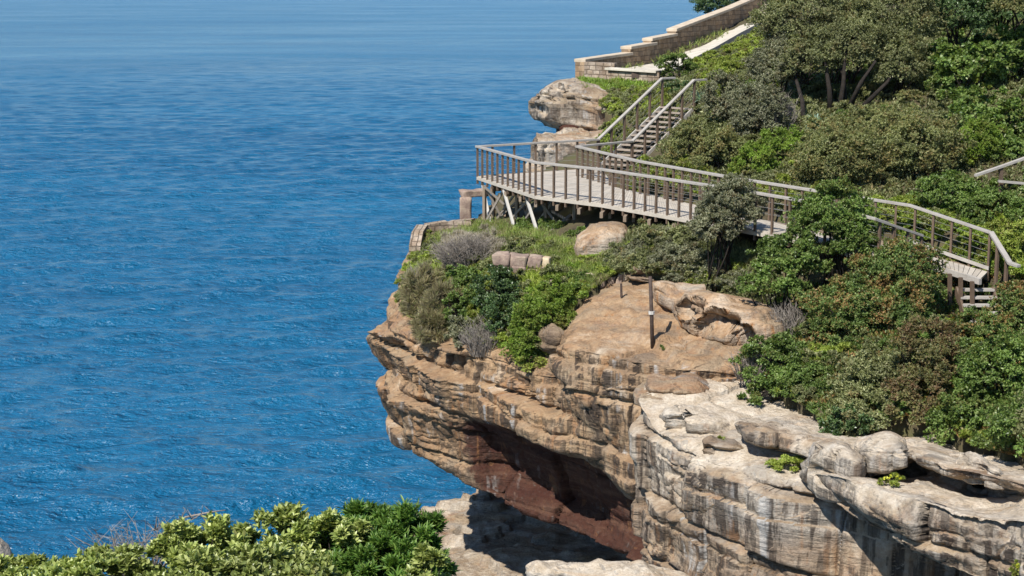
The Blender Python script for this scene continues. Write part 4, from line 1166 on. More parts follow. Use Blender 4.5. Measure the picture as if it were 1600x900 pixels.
def right_rail():
    Y = hit(1565, 288) - 0.9
    root = empty('upper_railing', at(1570, 290, Y), 'short grey handrail poking from bushes at the right edge', 'railing')
    m = MB(); m.sweep([at(1524, 274, Y - 0.3), at(1565, 260, Y), at(1660, 226, Y + 0.6)], 0.13, 0.07); m.build('handrail', M['rail'], root)
    m = MB(); m.sweep([at(1560, 283, Y - 0.2), at(1660, 292, Y)], 0.11, 0.07); m.build('lower_rail', M['rail'], root)
    for (px, a, b) in ((1564, 261, 300), (1612, 244, 305)):
        m = MB(); m.post(at(px, a, Y + 0.02), at(px, b, Y + 0.02), 0.1, 0.1, 0.3); m.build('post', M['post'], root)
right_rail()

def stakes():
    root = empty('marker_pole', at(1019, 541, 43.3), 'tall thin rusty pole standing on the orange rock', 'pole')
    m = MB(); m.tube([at(1019.5, 544, 43.3), at(1018, 490, 43.3), at(1016, 432, 43.3)], [0.055, 0.055, 0.05], 8); m.build('shaft', M['pole'], root, smooth=True)
    m = MB(); m.tube([at(1018, 491, 43.3), at(1018, 486, 43.3)], [0.085, 0.085], 8); m.build('collar', M['strut'], root)
    root = empty('short_stake', at(971, 462, 46.6), 'short dark stake standing on the rim of the orange rock', 'pole')
    m = MB(); m.tube([at(971, 464, 46.6), at(970.5, 443, 46.6)], [0.04, 0.035], 7); m.build('shaft', M['pole'], root)
stakes()

# ---------------------------------------------------------------- plants
LM = {}
LM['olive'] = leaf_material('olive_leaf', [(0.045, 0.057, 0.022), (0.08, 0.09, 0.035), (0.12, 0.125, 0.055), (0.165, 0.17, 0.09)], [(0.2, 0.15, 0.06), (0.28, 0.21, 0.1)], 0.57, 0.75)
LM['tan'] = leaf_material('tan_leaf', [(0.05, 0.065, 0.022), (0.09, 0.10, 0.035), (0.135, 0.14, 0.055), (0.11, 0.12, 0.06)], [(0.23, 0.18, 0.065), (0.32, 0.25, 0.11)], 0.50, 0.68)
LM['greyolive'] = leaf_material('grey_olive_leaf', [(0.055, 0.06, 0.035), (0.09, 0.095, 0.055), (0.13, 0.135, 0.085), (0.17, 0.16, 0.11)], [(0.17, 0.13, 0.07), (0.2, 0.16, 0.09)], 0.58, 0.72)
LM['dark'] = leaf_material('dark_leaf', [(0.016, 0.032, 0.012), (0.03, 0.056, 0.018), (0.05, 0.082, 0.025), (0.085, 0.115, 0.05)], None, rough=0.38, trans=0.22, spec=0.5)
LM['green'] = leaf_material('green_leaf', [(0.028, 0.052, 0.012), (0.055, 0.09, 0.018), (0.085, 0.125, 0.028), (0.125, 0.155, 0.055)], [(0.15, 0.16, 0.045), (0.19, 0.18, 0.06)], 0.56, 0.72, rough=0.42)
LM['bright'] = leaf_material('bright_leaf', [(0.062, 0.105, 0.014), (0.095, 0.15, 0.02), (0.135, 0.185, 0.03), (0.10, 0.135, 0.03)], [(0.18, 0.19, 0.045), (0.21, 0.21, 0.06)], 0.55, 0.7)
LM['mixed'] = leaf_material('mixed_leaf', [(0.026, 0.048, 0.014), (0.052, 0.085, 0.02), (0.08, 0.115, 0.03), (0.115, 0.14, 0.05)], [(0.28, 0.15, 0.06), (0.36, 0.22, 0.09), (0.2, 0.17, 0.06)], 0.50, 0.62)
LM['russet'] = leaf_material('russet_leaf', [(0.06, 0.075, 0.025), (0.10, 0.10, 0.04), (0.14, 0.12, 0.05)], [(0.16, 0.09, 0.05), (0.2, 0.13, 0.07), (0.13, 0.115, 0.055)], 0.46, 0.62)
LM['dry'] = leaf_material('dry_grass_blade', [(0.13, 0.115, 0.09), (0.19, 0.165, 0.125), (0.25, 0.22, 0.175)], [(0.12, 0.13, 0.05), (0.16, 0.15, 0.07)], 0.56, 0.7, trans=0.2)
LM['brown'] = leaf_material('brown_grass_blade', [(0.06, 0.05, 0.035), (0.11, 0.09, 0.05), (0.16, 0.14, 0.07), (0.12, 0.13, 0.05)], [(0.19, 0.15, 0.08), (0.22, 0.19, 0.12)], 0.55, 0.7, trans=0.2)
LM['yellowgreen'] = leaf_material('yellow_green_leaf', [(0.09, 0.12, 0.02), (0.14, 0.18, 0.03), (0.2, 0.22, 0.05)], [(0.22, 0.2, 0.07), (0.18, 0.15, 0.06)], 0.52, 0.68)
LM['blue'] = leaf_material('blue_green_strap', [(0.08, 0.13, 0.09), (0.13, 0.19, 0.14), (0.18, 0.24, 0.19)])
LM['fg_pale'] = leaf_material('pale_broad_leaf', [(0.06, 0.08, 0.018), (0.11, 0.137, 0.034), (0.165, 0.19, 0.055), (0.23, 0.248, 0.09)], [(0.2, 0.19, 0.06), (0.27, 0.25, 0.10)], 0.6, 0.75, rough=0.38, trans=0.25, spec=0.5)
LM['fg_dark'] = leaf_material('narrow_deep_green_leaf', [(0.022, 0.055, 0.01), (0.042, 0.085, 0.014), (0.065, 0.115, 0.02), (0.095, 0.14, 0.03)], None, rough=0.42, trans=0.28)
LM['grass'] = leaf_material('coast_grass_blade', [(0.07, 0.10, 0.02), (0.11, 0.15, 0.03), (0.15, 0.17, 0.05), (0.10, 0.13, 0.03)], [(0.24, 0.2, 0.1), (0.3, 0.25, 0.14)], 0.52, 0.66)
LM['flower'] = leaf_material('yellow_petal', [(0.75, 0.5, 0.03), (0.8, 0.6, 0.05)])

SP = {  # species: leaf length, width, leaves per shoot, spread (rad), material, layers
    'olive': (0.072, 0.029, 7, 1.15, 'olive', 3.2), 'tan': (0.072, 0.029, 7, 1.1, 'tan', 3.2), 'greyolive': (0.072, 0.027, 7, 1.1, 'greyolive', 3.2),
    'dark': (0.075, 0.036, 7, 1.15, 'dark', 3.4), 'green': (0.072, 0.034, 7, 1.15, 'green', 3.4), 'bright': (0.065, 0.024, 8, 0.95, 'bright', 3.4),
    'mixed': (0.07, 0.032, 7, 1.1, 'mixed', 3.4), 'russet': (0.07, 0.028, 7, 1.1, 'russet', 3.4), 'broad': (0.14, 0.085, 6, 1.2, 'green', 3.4),
    'dry': (0.20, 0.010, 8, 0.55, 'dry', 2.4), 'brown': (0.24, 0.014, 8, 0.6, 'brown', 3.2), 'yellowgreen': (0.09, 0.03, 8, 1.0, 'yellowgreen', 3.4),
}
def unit(v): return v / (np.linalg.norm(v, axis=-1, keepdims=True) + 1e-9)

def shoots_to_leaves(tips, axes, L, W, per, spread, rng, droop=0.15):
    """each shoot carries a whorl of leaves; returns verts, quads"""
    n = len(tips)
    T = np.repeat(tips, per, 0); A = np.repeat(axes, per, 0)
    N = n * per
    ref = unit(np.cross(A, rng.normal(size=(N, 3))))
    th = np.clip(spread * (0.35 + 0.75 * rng.random(N)), 0, 1.6)[:, None]
    D = unit(A * np.cos(th) + ref * np.sin(th) + np.array([0, 0, -droop]) * th)
    Nn = unit(A - D * np.sum(A * D, -1, keepdims=True) + rng.normal(size=(N, 3)) * 0.25)
    S = unit(np.cross(D, Nn))
    ln = (L * (0.7 + 0.6 * rng.random(N)))[:, None]; wd = (W * (0.75 + 0.5 * rng.random(N)))[:, None]
    base = T - A * (L * 0.5 * rng.random((N, 1)))
    mid = base + D * ln * 0.52 + Nn * ln * 0.05
    V = np.stack([base, mid + S * wd * 0.5 + Nn * wd * 0.12, base + D * ln - Nn * ln * 0.06, mid - S * wd * 0.5 + Nn * wd * 0.12], 1).reshape(-1, 3)
    Q = np.arange(N * 4).reshape(-1, 4)
    return V, Q

def ell_shoots(c, r, n, rng, seed, lo=-0.55, inner=0.62, lump=0.30):
    """shoot tips through the outer volume of an uneven ellipsoid, gathered into clumps"""
    nc = max(14, int(n / 30))
    cd = unit(rng.normal(size=(nc * 3, 3))); cd = cd[cd[:, 2] > lo][:nc]
    nc = len(cd)
    rad = 1 + lump * (fbm(cd * 1.6 + seed * 3.3, 3, seed) * 1.7) + rng.normal(size=nc) * 0.07
    deep = inner + (1 - inner) * rng.random(nc) ** 0.55
    cc = cd * (rad * deep)[:, None]
    cs = 0.10 + 0.13 * rng.random(nc)
    k = rng.integers(0, nc, n)
    off = unit(rng.normal(size=(n, 3))) * (rng.random(n) ** 0.45)[:, None]
    off[:, 2] = off[:, 2] * 0.75 + 0.1
    q = cc[k] + off * cs[k][:, None] * 1.25
    P = c + q * r
    ax = unit(unit(q) * 0.55 + unit(off) * 0.6 + np.array([0, 0, 0.55]) + rng.normal(size=(n, 3)) * 0.3)
    return P, ax, c + cc * r

SEEDS = [100]
def shrub(name, label, species, lobes, cat='shrub', group='shrubs on the coastal slope', Y=None, dens=1.0, stems=7, stem_mat='bark', depth=0.85, lo=-0.55, scale=1.0, trunks=None, lump=0.28, base_off=0.0, lift=0):
    """lobes: boxes (x0, y0, x1, y1) as seen in the photo, each standing on the ground at its foot"""
    SEEDS[0] += 1
    rng = np.random.default_rng(SEEDS[0]); rr = random.Random(SEEDS[0])
    L, W, per, spread, mk, layers = SP[species]
    L *= scale; W *= scale
    Vs, Qs, ctrs, nv = [], [], [], 0
    root = None
    for lb in lobes:
        x0, y0, x1, y1 = lb[:4]
        px, py = (x0 + x1) / 2, (y0 + y1) / 2
        yy = Y if Y is not None else hit(px, y1 - 0.12 * (y1 - y0) + base_off)
        if len(lb) > 4: yy += lb[4]
        c = at(px, py, yy)
        rx = (x1 - x0) / 2 * yy / F; rz = (y1 - y0) / 2 * yy / F
        ry = max(rx * depth, rz * 0.7)
        c = c + np.array([0, ry * 0.45, 0]) ; c = c * 1.0
        # keep the picture position when moved back
        c = at(px, py, c[1])
        r = np.array([rx, ry, rz]) * 0.93
        area = math.pi * rx * (rz + 0.4 * ry)
        n = int(1.7 * dens * layers * area / (0.42 * L * W) / per)
        P, ax, cc = ell_shoots(c, r, n, rng, SEEDS[0], lo, lump=lump)
        g = ground(P[:, :2])
        keep = P[:, 2] > g - 0.05 if lift == 0 else np.ones(len(P), bool)
        V, Q = shoots_to_leaves(P[keep], ax[keep], L, W, per, spread, rng)
        Vs.append(V); Qs.append(Q + nv); nv += len(V)
        ctrs.append((c, r, cc))
        if root is None:
            z = gz(c[0], c[1]) if lift == 0 else c[2] - r[2]
            root = empty(name, (c[0], c[1], min(z, c[2])), label, cat, group)
    np_mesh('foliage' if cat != 'tree' else 'crown', np.concatenate(Vs), np.concatenate(Qs), LM[mk], root, smooth=False)
    for (c, r, cc) in ctrs:
        m = MB()
        base = np.array([c[0], c[1], (gz(c[0], c[1]) if lift == 0 else c[2] - r[2]) - 0.08])
        for k in range(stems):
            e = cc[rr.randrange(len(cc))]
            e = c + (e - c) * 0.92
            b = base + np.array([rr.uniform(-.25, .25) * r[0], rr.uniform(-.25, .25) * r[1], 0])
            mid = b * 0.5 + e * 0.5 + np.array([rr.uniform(-.15, .15), rr.uniform(-.15, .15), rr.uniform(0, .2)]) * r
            rad = 0.02 + 0.018 * r[0]
            m.tube([b, mid, e], [rad, rad * 0.6, rad * 0.25], 5)
        m.build('stem' if cat != 'tree' else 'limb', M[stem_mat], root, smooth=True)
    if trunks:
        for tr in trunks:
            m = MB()
            pts = [at(x, y, Yt) for (x, y, Yt) in tr[0]]
            n = len(pts)
            m.tube(pts, [tr[1] * (1 - 0.6 * i / (n - 1)) for i in range(n)], 7)
            m.build('trunk', M[stem_mat], root, smooth=True)
    return root

def twiggy(name, label, box, Y=None, n=160, mat='twig', group=None, rad=0.012, spread=1.0, cat='shrub', lift=False, up=0.5):
    """leafless shrub: many forked bare twigs"""
    SEEDS[0] += 1
    rr = random.Random(SEEDS[0])
    x0, y0, x1, y1 = box
    yy = Y or hit((x0 + x1) / 2, y1)
    b = at((x0 + x1) / 2, y1, yy)
    if not lift: b[2] = gz(b[0], b[1])
    rx = (x1 - x0) / 2 * yy / F; h = (y1 - y0) * yy / F
    root = empty(name, b, label, cat, group)
    m = MB()
    for k in range(n):
        a = rr.uniform(0, 6.28); s = rr.random() ** 0.6
        e = b + np.array([math.cos(a) * rx * s, math.sin(a) * rx * 0.7 * s, h * rr.uniform(0.45, 1.0) * (1 - 0.35 * s * s)])
        st = b + np.array([math.cos(a) * rx * 0.45 * s, math.sin(a) * rx * 0.3 * s, 0])
        mid = st * 0.5 + e * 0.5 + np.array([rr.uniform(-.15, .15) * rx, rr.uniform(-.15, .15) * rx, h * up * 0.2])
        m.tube([st, mid, e], [rad, rad * 0.7, rad * 0.3], 4)
        for j in range(3):
            t = rr.uniform(0.2, 0.9); s0 = mid * (1 - t) + e * t
            m.tube([s0, s0 + np.array([rr.uniform(-.3, .3) * rx, rr.uniform(-.3, .3) * rx, rr.uniform(-.02, .25) * h])], [rad * 0.5, rad * 0.2], 3)
    m.build('twigs', M[mat], root)
    return root

def strap_plant(name, label, px, py, Y, r, n=60, mat='blue', group=None):
    SEEDS[0] += 1
    rr = random.Random(SEEDS[0])
    b = at(px, py, Y)
    root = empty(name, b, label, 'plant', group)
    V, Q = [], []
    for k in range(n):
        a = rr.uniform(0, 6.28); e = rr.uniform(0.3, 1.3); L = r * rr.uniform(0.7, 1.1)
        d = np.array([math.cos(a) * math.cos(e), math.sin(a) * math.cos(e), math.sin(e)]); s = np.array([-math.sin(a), math.cos(a), 0]) * 0.035
        pr = None
        for i in range(5):
            t = i / 4
            c = b + d * L * t + np.array([0, 0, -0.35 * L * t * t]); ww = s * (1 - t * 0.9)
            V += [c - ww, c + ww]
            if i: k0 = len(V) - 4; Q.append((k0, k0 + 1, k0 + 3, k0 + 2))
    np_mesh('blades', np.array(V), np.array(Q), LM[mat], root, smooth=True)

G_UP = 'shrubs above the boardwalk'; G_MID = 'shrubs below the boardwalk'; G_HEAD = 'shrubs on the headland'
# trees
shrub('coastal_tree', 'broad olive tree with several dark trunks above the shrubs', 'olive', [(1240, 20, 1400, 130, 1.0), (1180, -30, 1330, 75, 2.0), (1310, -30, 1470, 80, 2), (1360, 50, 1450, 150, 0.5), (1215, 60, 1300, 130, .2)], cat='tree', group='trees on the upper slope',
      Y=60, lift=1, stems=9, trunks=[([(1298, 176, 60), (1296, 140, 60), (1288, 90, 60.3)], 0.13), ([(1312, 172, 60), (1318, 130, 60.2), (1322, 70, 60.6)], 0.12), ([(1326, 170, 60), (1345, 130, 59.8), (1368, 95, 60)], 0.12), ([(1322, 172, 60.3), (1318, 120, 60.5), (1300, 60, 61)], 0.09), ([(1350, 165, 60), (1385, 130, 60.2), (1410, 95, 60.5)], 0.10)])
shrub('coastal_tree', 'smaller grey-brown tree with one dark trunk left of broad olive tree', 'greyolive', [(1165, 60, 1265, 150), (1190, 20, 1260, 90, 1.0)], cat='tree', group='trees on the upper slope', Y=61, lift=1, stems=7,
      trunks=[([(1256, 208, 58.4), (1254, 160, 59), (1240, 110, 60.5)], 0.12)])
shrub('dark_tree', 'very dark green tree filling the top right corner', 'dark', [(1430, -40, 1560, 80, 0.5), (1500, -60, 1650, 50, 1)], cat='tree', group='trees on the upper slope', Y=63, lift=1, stems=8)
shrub('russet_tree', 'golden brown tipped tree at the extreme top right', 'tan', [(1540, -50, 1660, 35)], cat='tree', group='trees on the upper slope', Y=59, lift=1, stems=6)
# above the boardwalk
shrub('vine_shrub', 'bright broad-leaved sprawling shrub on the right under the dark tree', 'broad', [(1450, 70, 1560, 170), (1530, 50, 1650, 150), (1500, 150, 1610, 235), (1570, 130, 1660, 240)], group=G_UP, dens=0.8, lump=0.42)
shrub('rounded_shrub', 'large rounded olive shrub with golden tips above the boardwalk middle', 'tan', [(1240, 195, 1400, 308), (1300, 160, 1440, 270, 0.6), (1380, 175, 1505, 300)], group=G_UP)
shrub('bright_shrub', 'bright green soft shrub between two olive shrubs', 'bright', [(1143, 220, 1215, 284), (1180, 195, 1258, 262, 0.3)], group=G_UP, lump=0.2)
shrub('olive_shrub', 'olive shrub with tan tips hugging the staircase right side', 'tan', [(1036, 188, 1112, 270), (1082, 195, 1165, 280)], group=G_UP)
shrub('olive_shrub', 'grey-olive shrub just above the shrub hugging the staircase', 'greyolive', [(1094, 110, 1175, 205), (1140, 130, 1240, 230)], group=G_UP)
shrub('sunny_shrub', 'yellow-green low shrub beside the pale path', 'yellowgreen', [(1104, 90, 1160, 124), (1146, 70, 1200, 108), (1092, 106, 1150, 148)], group=G_UP, lump=0.2)
shrub('green_shrub', 'mid green dense shrub above the right boardwalk bend', 'green', [(1425, 264, 1535, 352), (1490, 290, 1605, 368), (1570, 300, 1660, 385)], group=G_UP, lump=0.2)
shrub('bright_shrub', 'low bright green shrub between the rounded olive and broad-leaved shrubs', 'bright', [(1480, 185, 1570, 268)], group=G_UP, lump=0.2)
shrub('yellow_shrub', 'yellow-green scrub on the right bank beside the lower steps', 'yellowgreen', [(1555, 335, 1640, 425)], group=G_UP, lump=0.2)
shrub('path_shrub', 'grey-green shrub hiding the middle of the pale path', 'green', [(1028, 84, 1088, 130, 0.5)], Y=74, lift=1, group=G_UP, dens=0.8)
shrub('dark_shrub', 'dark shrub behind the top of the stone wall', 'dark', [(1086, -15, 1165, 28)], Y=104, lift=1, group=G_UP)
shrub('stair_shrub', 'shadowy shrub under the head of the timber staircase', 'dark', [(1030, 122, 1078, 172)], group=G_UP, Y=68.5, lift=1)
twiggy('bare_shrub', 'bare purplish twiggy shrub left of the single dark trunk', (1188, 140, 1250, 205), n=150, group=G_UP)
strap_plant('strap_plant', 'blue-green spiky plant between the dark tree trunks', 1274, 198, 57.6, 1.0)
strap_plant('strap_plant', 'blue-green spiky plant beside the staircase top', 1096, 158, 64.0, 0.9)
# below the boardwalk
shrub('grey_shrub', 'grey-green shrub leaning over the boardwalk railing', 'greyolive', [(1090, 275, 1198, 370, -0.3), (1070, 320, 1160, 395, -0.5)], Y=46.6, group=G_MID)
shrub('glossy_shrub', 'tall dark green shrub hiding the boardwalk middle', 'green', [(1238, 283, 1368, 400, 0.4), (1180, 360, 1290, 440), (1165, 395, 1265, 482, -0.6), (1290, 330, 1372, 420, .3)], Y=43.6, group=G_MID, dens=1.1)
shrub('mixed_shrub', 'big green shrub with rusty orange edge below the railing bend', 'mixed', [(1330, 375, 1475, 500, 0.8), (1250, 430, 1390, 545), (1340, 440, 1462, 560, -0.3), (1270, 480, 1370, 580, -0.6)], Y=41.6, group=G_MID, dens=1.1)
shrub('low_shrub', 'green shrub spilling onto the pale ledge left of the olive shrub', 'green', [(1150, 520, 1260, 610, 0.4), (1200, 555, 1310, 655, -0.5), (1160, 590, 1240, 650, -0.2)], Y=40, group=G_MID, lump=0.35)
shrub('olive_shrub', 'olive shrub with dark green foot at the ledge edge', 'olive', [(1300, 540, 1430, 650, 0.6), (1290, 600, 1415, 712, -0.4)], Y=37.2, group=G_MID)
shrub('dark_shrub', 'small dark green shrub at the foot of the olive shrub', 'dark', [(1286, 630, 1365, 710)], Y=36.5, group=G_MID)
shrub('russet_shrub', 'reddish brown tall shrub between the olive and dark green shrubs', 'russet', [(1395, 490, 1500, 610, 0.9), (1380, 560, 1488, 702, 0.2)], Y=36.2, group=G_MID)
shrub('large_shrub', 'largest dark green shrub at the lower right edge', 'green', [(1500, 520, 1640, 660, 0.6), (1455, 600, 1580, 738, 0.2), (1540, 600, 1680, 740, -0.3)], Y=34.8, group=G_MID, dens=1.1)
shrub('gold_shrub', 'gold and green shrub standing right of the lower steps', 'mixed', [(1548, 432, 1650, 525, 0.5), (1494, 478, 1590, 562)], Y=39.5, group=G_MID)
shrub('grey_scrub', 'low grey scrub beside the small tan boulder', 'greyolive', [(1020, 375, 1100, 440), (1060, 390, 1150, 450)], group=G_MID, lump=0.4, dens=0.8)
shrub('grey_scrub', 'low olive scrub under the boardwalk end right of the pale boulder', 'olive', [(985, 345, 1060, 398), (1040, 345, 1100, 400)], group=G_MID, lump=0.4, dens=0.8)
twiggy('bare_shrub', 'leafless grey twigs beside the tan honeycomb boulder', (1195, 465, 1260, 530), n=110, group=G_MID)
twiggy('bare_shrub', 'grey bare twigs among the green shrub at the ledge', (1130, 530, 1210, 590), n=110, Y=41, group=G_MID)
# headland
twiggy('dry_shrub', 'wide silvery dry bush on the headland behind the ruined wall', (672, 362, 790, 425), n=420, group=G_HEAD, rad=0.013)
shrub('dry_grass_clump', 'brown dry grass clump overhanging the headland tip', 'brown', [(622, 415, 690, 525), (655, 440, 720, 540), (640, 480, 720, 552)], group=G_HEAD, lump=0.35, cat='grass clump')
twiggy('dry_shrub', 'grey dead bush at the headland lip below the low wall', (625, 408, 690, 470), n=220, group=G_HEAD)
shrub('headland_shrub', 'bright green shrub just below the silvery dry bush', 'green', [(690, 412, 775, 485), (690, 455, 750, 530)], group=G_HEAD, lump=0.35)
shrub('headland_shrub', 'dark green shrub in the middle of the headland slope', 'dark', [(740, 420, 835, 500), (755, 465, 840, 540)], group=G_HEAD, lump=0.4)
shrub('headland_shrub', 'yellow-green sprawling shrub left of the rounded grey boulder', 'bright', [(800, 455, 900, 540), (785, 500, 875, 578), (840, 435, 910, 495)], group=G_HEAD, lump=0.45)
shrub('headland_shrub', 'small leafy shrub hanging over the cliff lip in the gully', 'yellowgreen', [(800, 545, 885, 588), (842, 555, 888, 600)], Y=46.2, group=G_HEAD, lump=0.3)
shrub('headland_shrub', 'dull grey-green shrub among the dead twigs at the cliff lip', 'greyolive', [(700, 490, 770, 548), (735, 505, 810, 562)], group=G_HEAD, lump=0.4, Y=48.6)
twiggy('dry_shrub', 'dead grey twigs hanging at the cliff lip', (712, 498, 800, 560), n=150, group=G_HEAD)
shrub('strut_shrub', 'olive shrub in front of the bright deck struts', 'olive', [(782, 368, 850, 405)], group=G_HEAD, lump=0.3)
# small flowering plants on the ledge
def flowering(name, label, box, Y):
    r = shrub(name, label, 'yellowgreen', [box], cat='plant', group='small plants on the ledge', Y=Y, lift=1, stems=4, scale=0.6, dens=0.8)
    rng = np.random.default_rng(int(box[0]))
    c = at((box[0] + box[2]) / 2, (box[1] + box[3]) / 2, Y); n = 10
    rx = (box[2] - box[0]) / 2 * Y / F; rz = (box[3] - box[1]) / 2 * Y / F
    P = c + np.stack([rng.uniform(-rx, rx, n) * .8, rng.uniform(-rx, 0, n) * .6, rng.uniform(0.2, 1, n) * rz], -1)
    V, Q = shoots_to_leaves(P, unit(rng.normal(size=(n, 3)) + np.array([0, -0.6, 1.2])), 0.04, 0.03, 6, 1.3, rng)
    np_mesh('flowers', V, Q, LM['flower'], r, smooth=False)
flowering('flowering_plant', 'small yellow-flowered plant in front of the sandy alcove', (1372, 738, 1412, 764), 32.3)
flowering('flowering_plant', 'yellow-flowered plant at the bottom right corner', (1578, 878, 1606, 905), 28.9)
shrub('ledge_plant', 'low green mat plant under the overhanging slab', 'yellowgreen', [(1200, 714, 1272, 740)], cat='plant', group='small plants on the ledge', Y=35.6, lift=1, stems=3, scale=0.7, lump=0.4)
shrub('ledge_plant', 'tiny plant on the white ledge left of the slab', 'yellowgreen', [(1108, 680, 1138, 702)], cat='plant', group='small plants on the ledge', Y=37.6, lift=1, stems=3, scale=0.6)
shrub('ledge_plant', 'tiny tuft at the foot of the tall rusty pole', 'green', [(1030, 538, 1050, 551)], cat='plant', group='small plants on the ledge', Y=43.0, lift=1, stems=2, scale=0.5)

# ---------------------------------------------------------------- ground cover
def cover(name, region, mk, n, h, wdt, per=5, spread=0.7, label=None):
    SEEDS[0] += 1
    rng = np.random.default_rng(SEEDS[0])
    pp = np.array([at(x, y, hit(x, y))[:2] for x, y in region])
    lo, hi = pp.min(0) - 0.5, pp.max(0) + 0.5
    xy = rng.uniform(lo, hi, size=(n * 6, 2))
    z = np.concatenate([ground(c) for c in np.array_split(xy, 20)])
    P = np.concatenate([xy, z[:, None]], 1)
    a, b = proj(P)
    jit = rng.normal(size=(len(a), 2)) * 4
    ok = inside(np.stack([a, b], -1) + jit, region) & inside(xy, poly)
    P = P[ok]
    pat = fbm(P * 0.8, 3, SEEDS[0])
    P = P[pat + rng.normal(size=len(P)) * 0.25 > -0.35][:n]
    P[:, 2] += 0.03 + h * 0.5 * rng.random(len(P)) * (1 + fbm(P * 1.1, 2, 7))
    ax = unit(np.array([0, 0, 1.0]) + rng.normal(size=(len(P), 3)) * 0.35)
    V, Q = shoots_to_leaves(P, ax, h, wdt, per, spread, rng)
    o = np_mesh(name, V, Q, LM[mk], smooth=False)
    tag(o, label, None, None, 'stuff')
cover('grass', [(690, 372), (760, 350), (860, 372), (905, 388), (930, 420), (860, 410), (770, 395), (700, 400)], 'grass', 4200, 0.20, 0.016)
cover('grass', [(655, 385), (695, 372), (740, 372), (690, 400), (650, 440), (628, 450)], 'grass', 1500, 0.20, 0.016)
cover('grass', [(860, 395), (960, 395), (990, 440), (900, 455), (850, 430)], 'grass', 1800, 0.20, 0.016)
cover('scrub', [(940, 385), (1100, 350), (1180, 400), (1200, 480), (1100, 445), (1000, 445), (960, 440)], 'olive', 5200, 0.24, 0.035, 6, 1.0)
cover('scrub', [(640, 430), (720, 400), (900, 440), (890, 560), (720, 545), (630, 500)], 'yellowgreen', 6000, 0.24, 0.03, 6, 0.9)
cover('scrub', [(1140, 520), (1250, 450), (1600, 430), (1620, 740), (1480, 700), (1300, 690), (1180, 640)], 'mixed', 9000, 0.13, 0.045, 6, 1.0)
cover('scrub', [(1020, 130), (1250, 60), (1620, -10), (1620, 400), (1400, 320), (1100, 300), (1030, 260)], 'olive', 22000, 0.16, 0.05, 6, 1.0)
cover('grass', [(958, 112), (1040, 94), (1130, 54), (1128, 47), (1040, 87), (958, 105)], 'grass', 900, 0.28, 0.03)
cover('grass', [(1540, 330), (1610, 330), (1620, 440), (1560, 410)], 'yellowgreen', 2200, 0.25, 0.03)

def heath(name, region, species, n, rlo, rhi, flat=0.7):
    """a low mat of scrub that nobody could count"""
    SEEDS[0] += 1
    rng = np.random.default_rng(SEEDS[0])
    L, W, per, spread, mk, layers = SP[species]
    pp = np.array([at(x, y, hit(x, y))[:2] for x, y in region])
    lo, hi = pp.min(0) - 0.5, pp.max(0) + 0.5
    xy = rng.uniform(lo, hi, size=(n * 8, 2))
    z = np.concatenate([ground(c) for c in np.array_split(xy, 10)])
    a, b = proj(np.concatenate([xy, z[:, None]], 1))
    ok = inside(np.stack([a, b], -1), region) & inside(xy, poly)
    for pts, hw, drop in CUTS:
        ok &= _seg(xy, pts)[0] > hw + 0.15
    xy, z = xy[ok][:n], z[ok][:n]
    Vs, Qs, nv = [], [], 0
    for (x, y), zz in zip(xy, z):
        r = rng.uniform(rlo, rhi)
        m = int(2.2 * layers * r * r * 2.2 / (0.42 * L * W) / per)
        P, ax, cc = ell_shoots(np.array([x, y, zz + 0.15 * r]), np.array([r, r, r * flat]), m, rng, SEEDS[0] + int(x * 10) % 50, -0.1, 0.55, 0.3)
        V, Q = shoots_to_leaves(P, ax, L, W, per, spread, rng)
        Vs.append(V); Qs.append(Q + nv); nv += len(V)
    o = np_mesh(name, np.concatenate(Vs), np.concatenate(Qs), LM[mk], smooth=False)
    tag(o, kind='stuff')
HEAD = [(650, 425), (705, 398), (860, 430), (925, 440), (895, 480), (880, 575), (800, 560), (720, 540), (640, 505)]
heath('scrub', HEAD, 'olive', 50, 0.2, 0.5); heath('scrub', HEAD, 'yellowgreen', 55, 0.2, 0.5); heath('scrub', HEAD, 'green', 40, 0.2, 0.45)
EDGE = [(650, 388), (670, 372), (700, 392), (660, 440), (640, 492), (624, 478), (630, 430)]
heath('scrub', EDGE, 'yellowgreen', 40, 0.15, 0.32); heath('scrub', EDGE, 'olive', 30, 0.15, 0.34)
DRY = [(690, 385), (770, 362), (790, 400), (700, 425)]
heath('dry_scrub', DRY, 'dry', 22, 0.25, 0.45)
GR = [(700, 375), (860, 378), (900, 395), (960, 400), (985, 440), (880, 445), (780, 400)]
heath('scrub', GR, 'yellowgreen', 34, 0.15, 0.32); heath('scrub', GR, 'bright', 22, 0.15, 0.3); heath('scrub', GR, 'olive', 22, 0.15, 0.35)
BEL = [(950, 400), (1100, 352), (1230, 390), (1205, 475), (1100, 447), (1000, 442), (960, 440)]
heath('scrub', BEL, 'olive', 60, 0.2, 0.5); heath('scrub', BEL, 'greyolive', 50, 0.2, 0.5); heath('scrub', BEL, 'yellowgreen', 26, 0.2, 0.4)
RGT = [(1150, 520), (1250, 450), (1600, 430), (1620, 735), (1480, 690), (1300, 685), (1190, 640)]
heath('scrub', RGT, 'green', 60, 0.2, 0.42); heath('scrub', RGT, 'yellowgreen', 40, 0.2, 0.4); heath('scrub', RGT, 'olive', 60, 0.2, 0.42)
RAIL = [(1370, 370), (1365, 320), (1430, 318), (1560, 355), (1620, 430), (1540, 432), (1450, 400)]
heath('scrub', RAIL, 'yellowgreen', 70, 0.2, 0.42); heath('scrub', RAIL, 'bright', 50, 0.2, 0.4); heath('scrub', RAIL, 'olive', 30, 0.2, 0.42)
STR = [(930, 150), (1040, 140), (1050, 175), (960, 262), (930, 215)]
heath('scrub', STR, 'olive', 90, 0.2, 0.42); heath('scrub', STR, 'yellowgreen', 60, 0.2, 0.4)
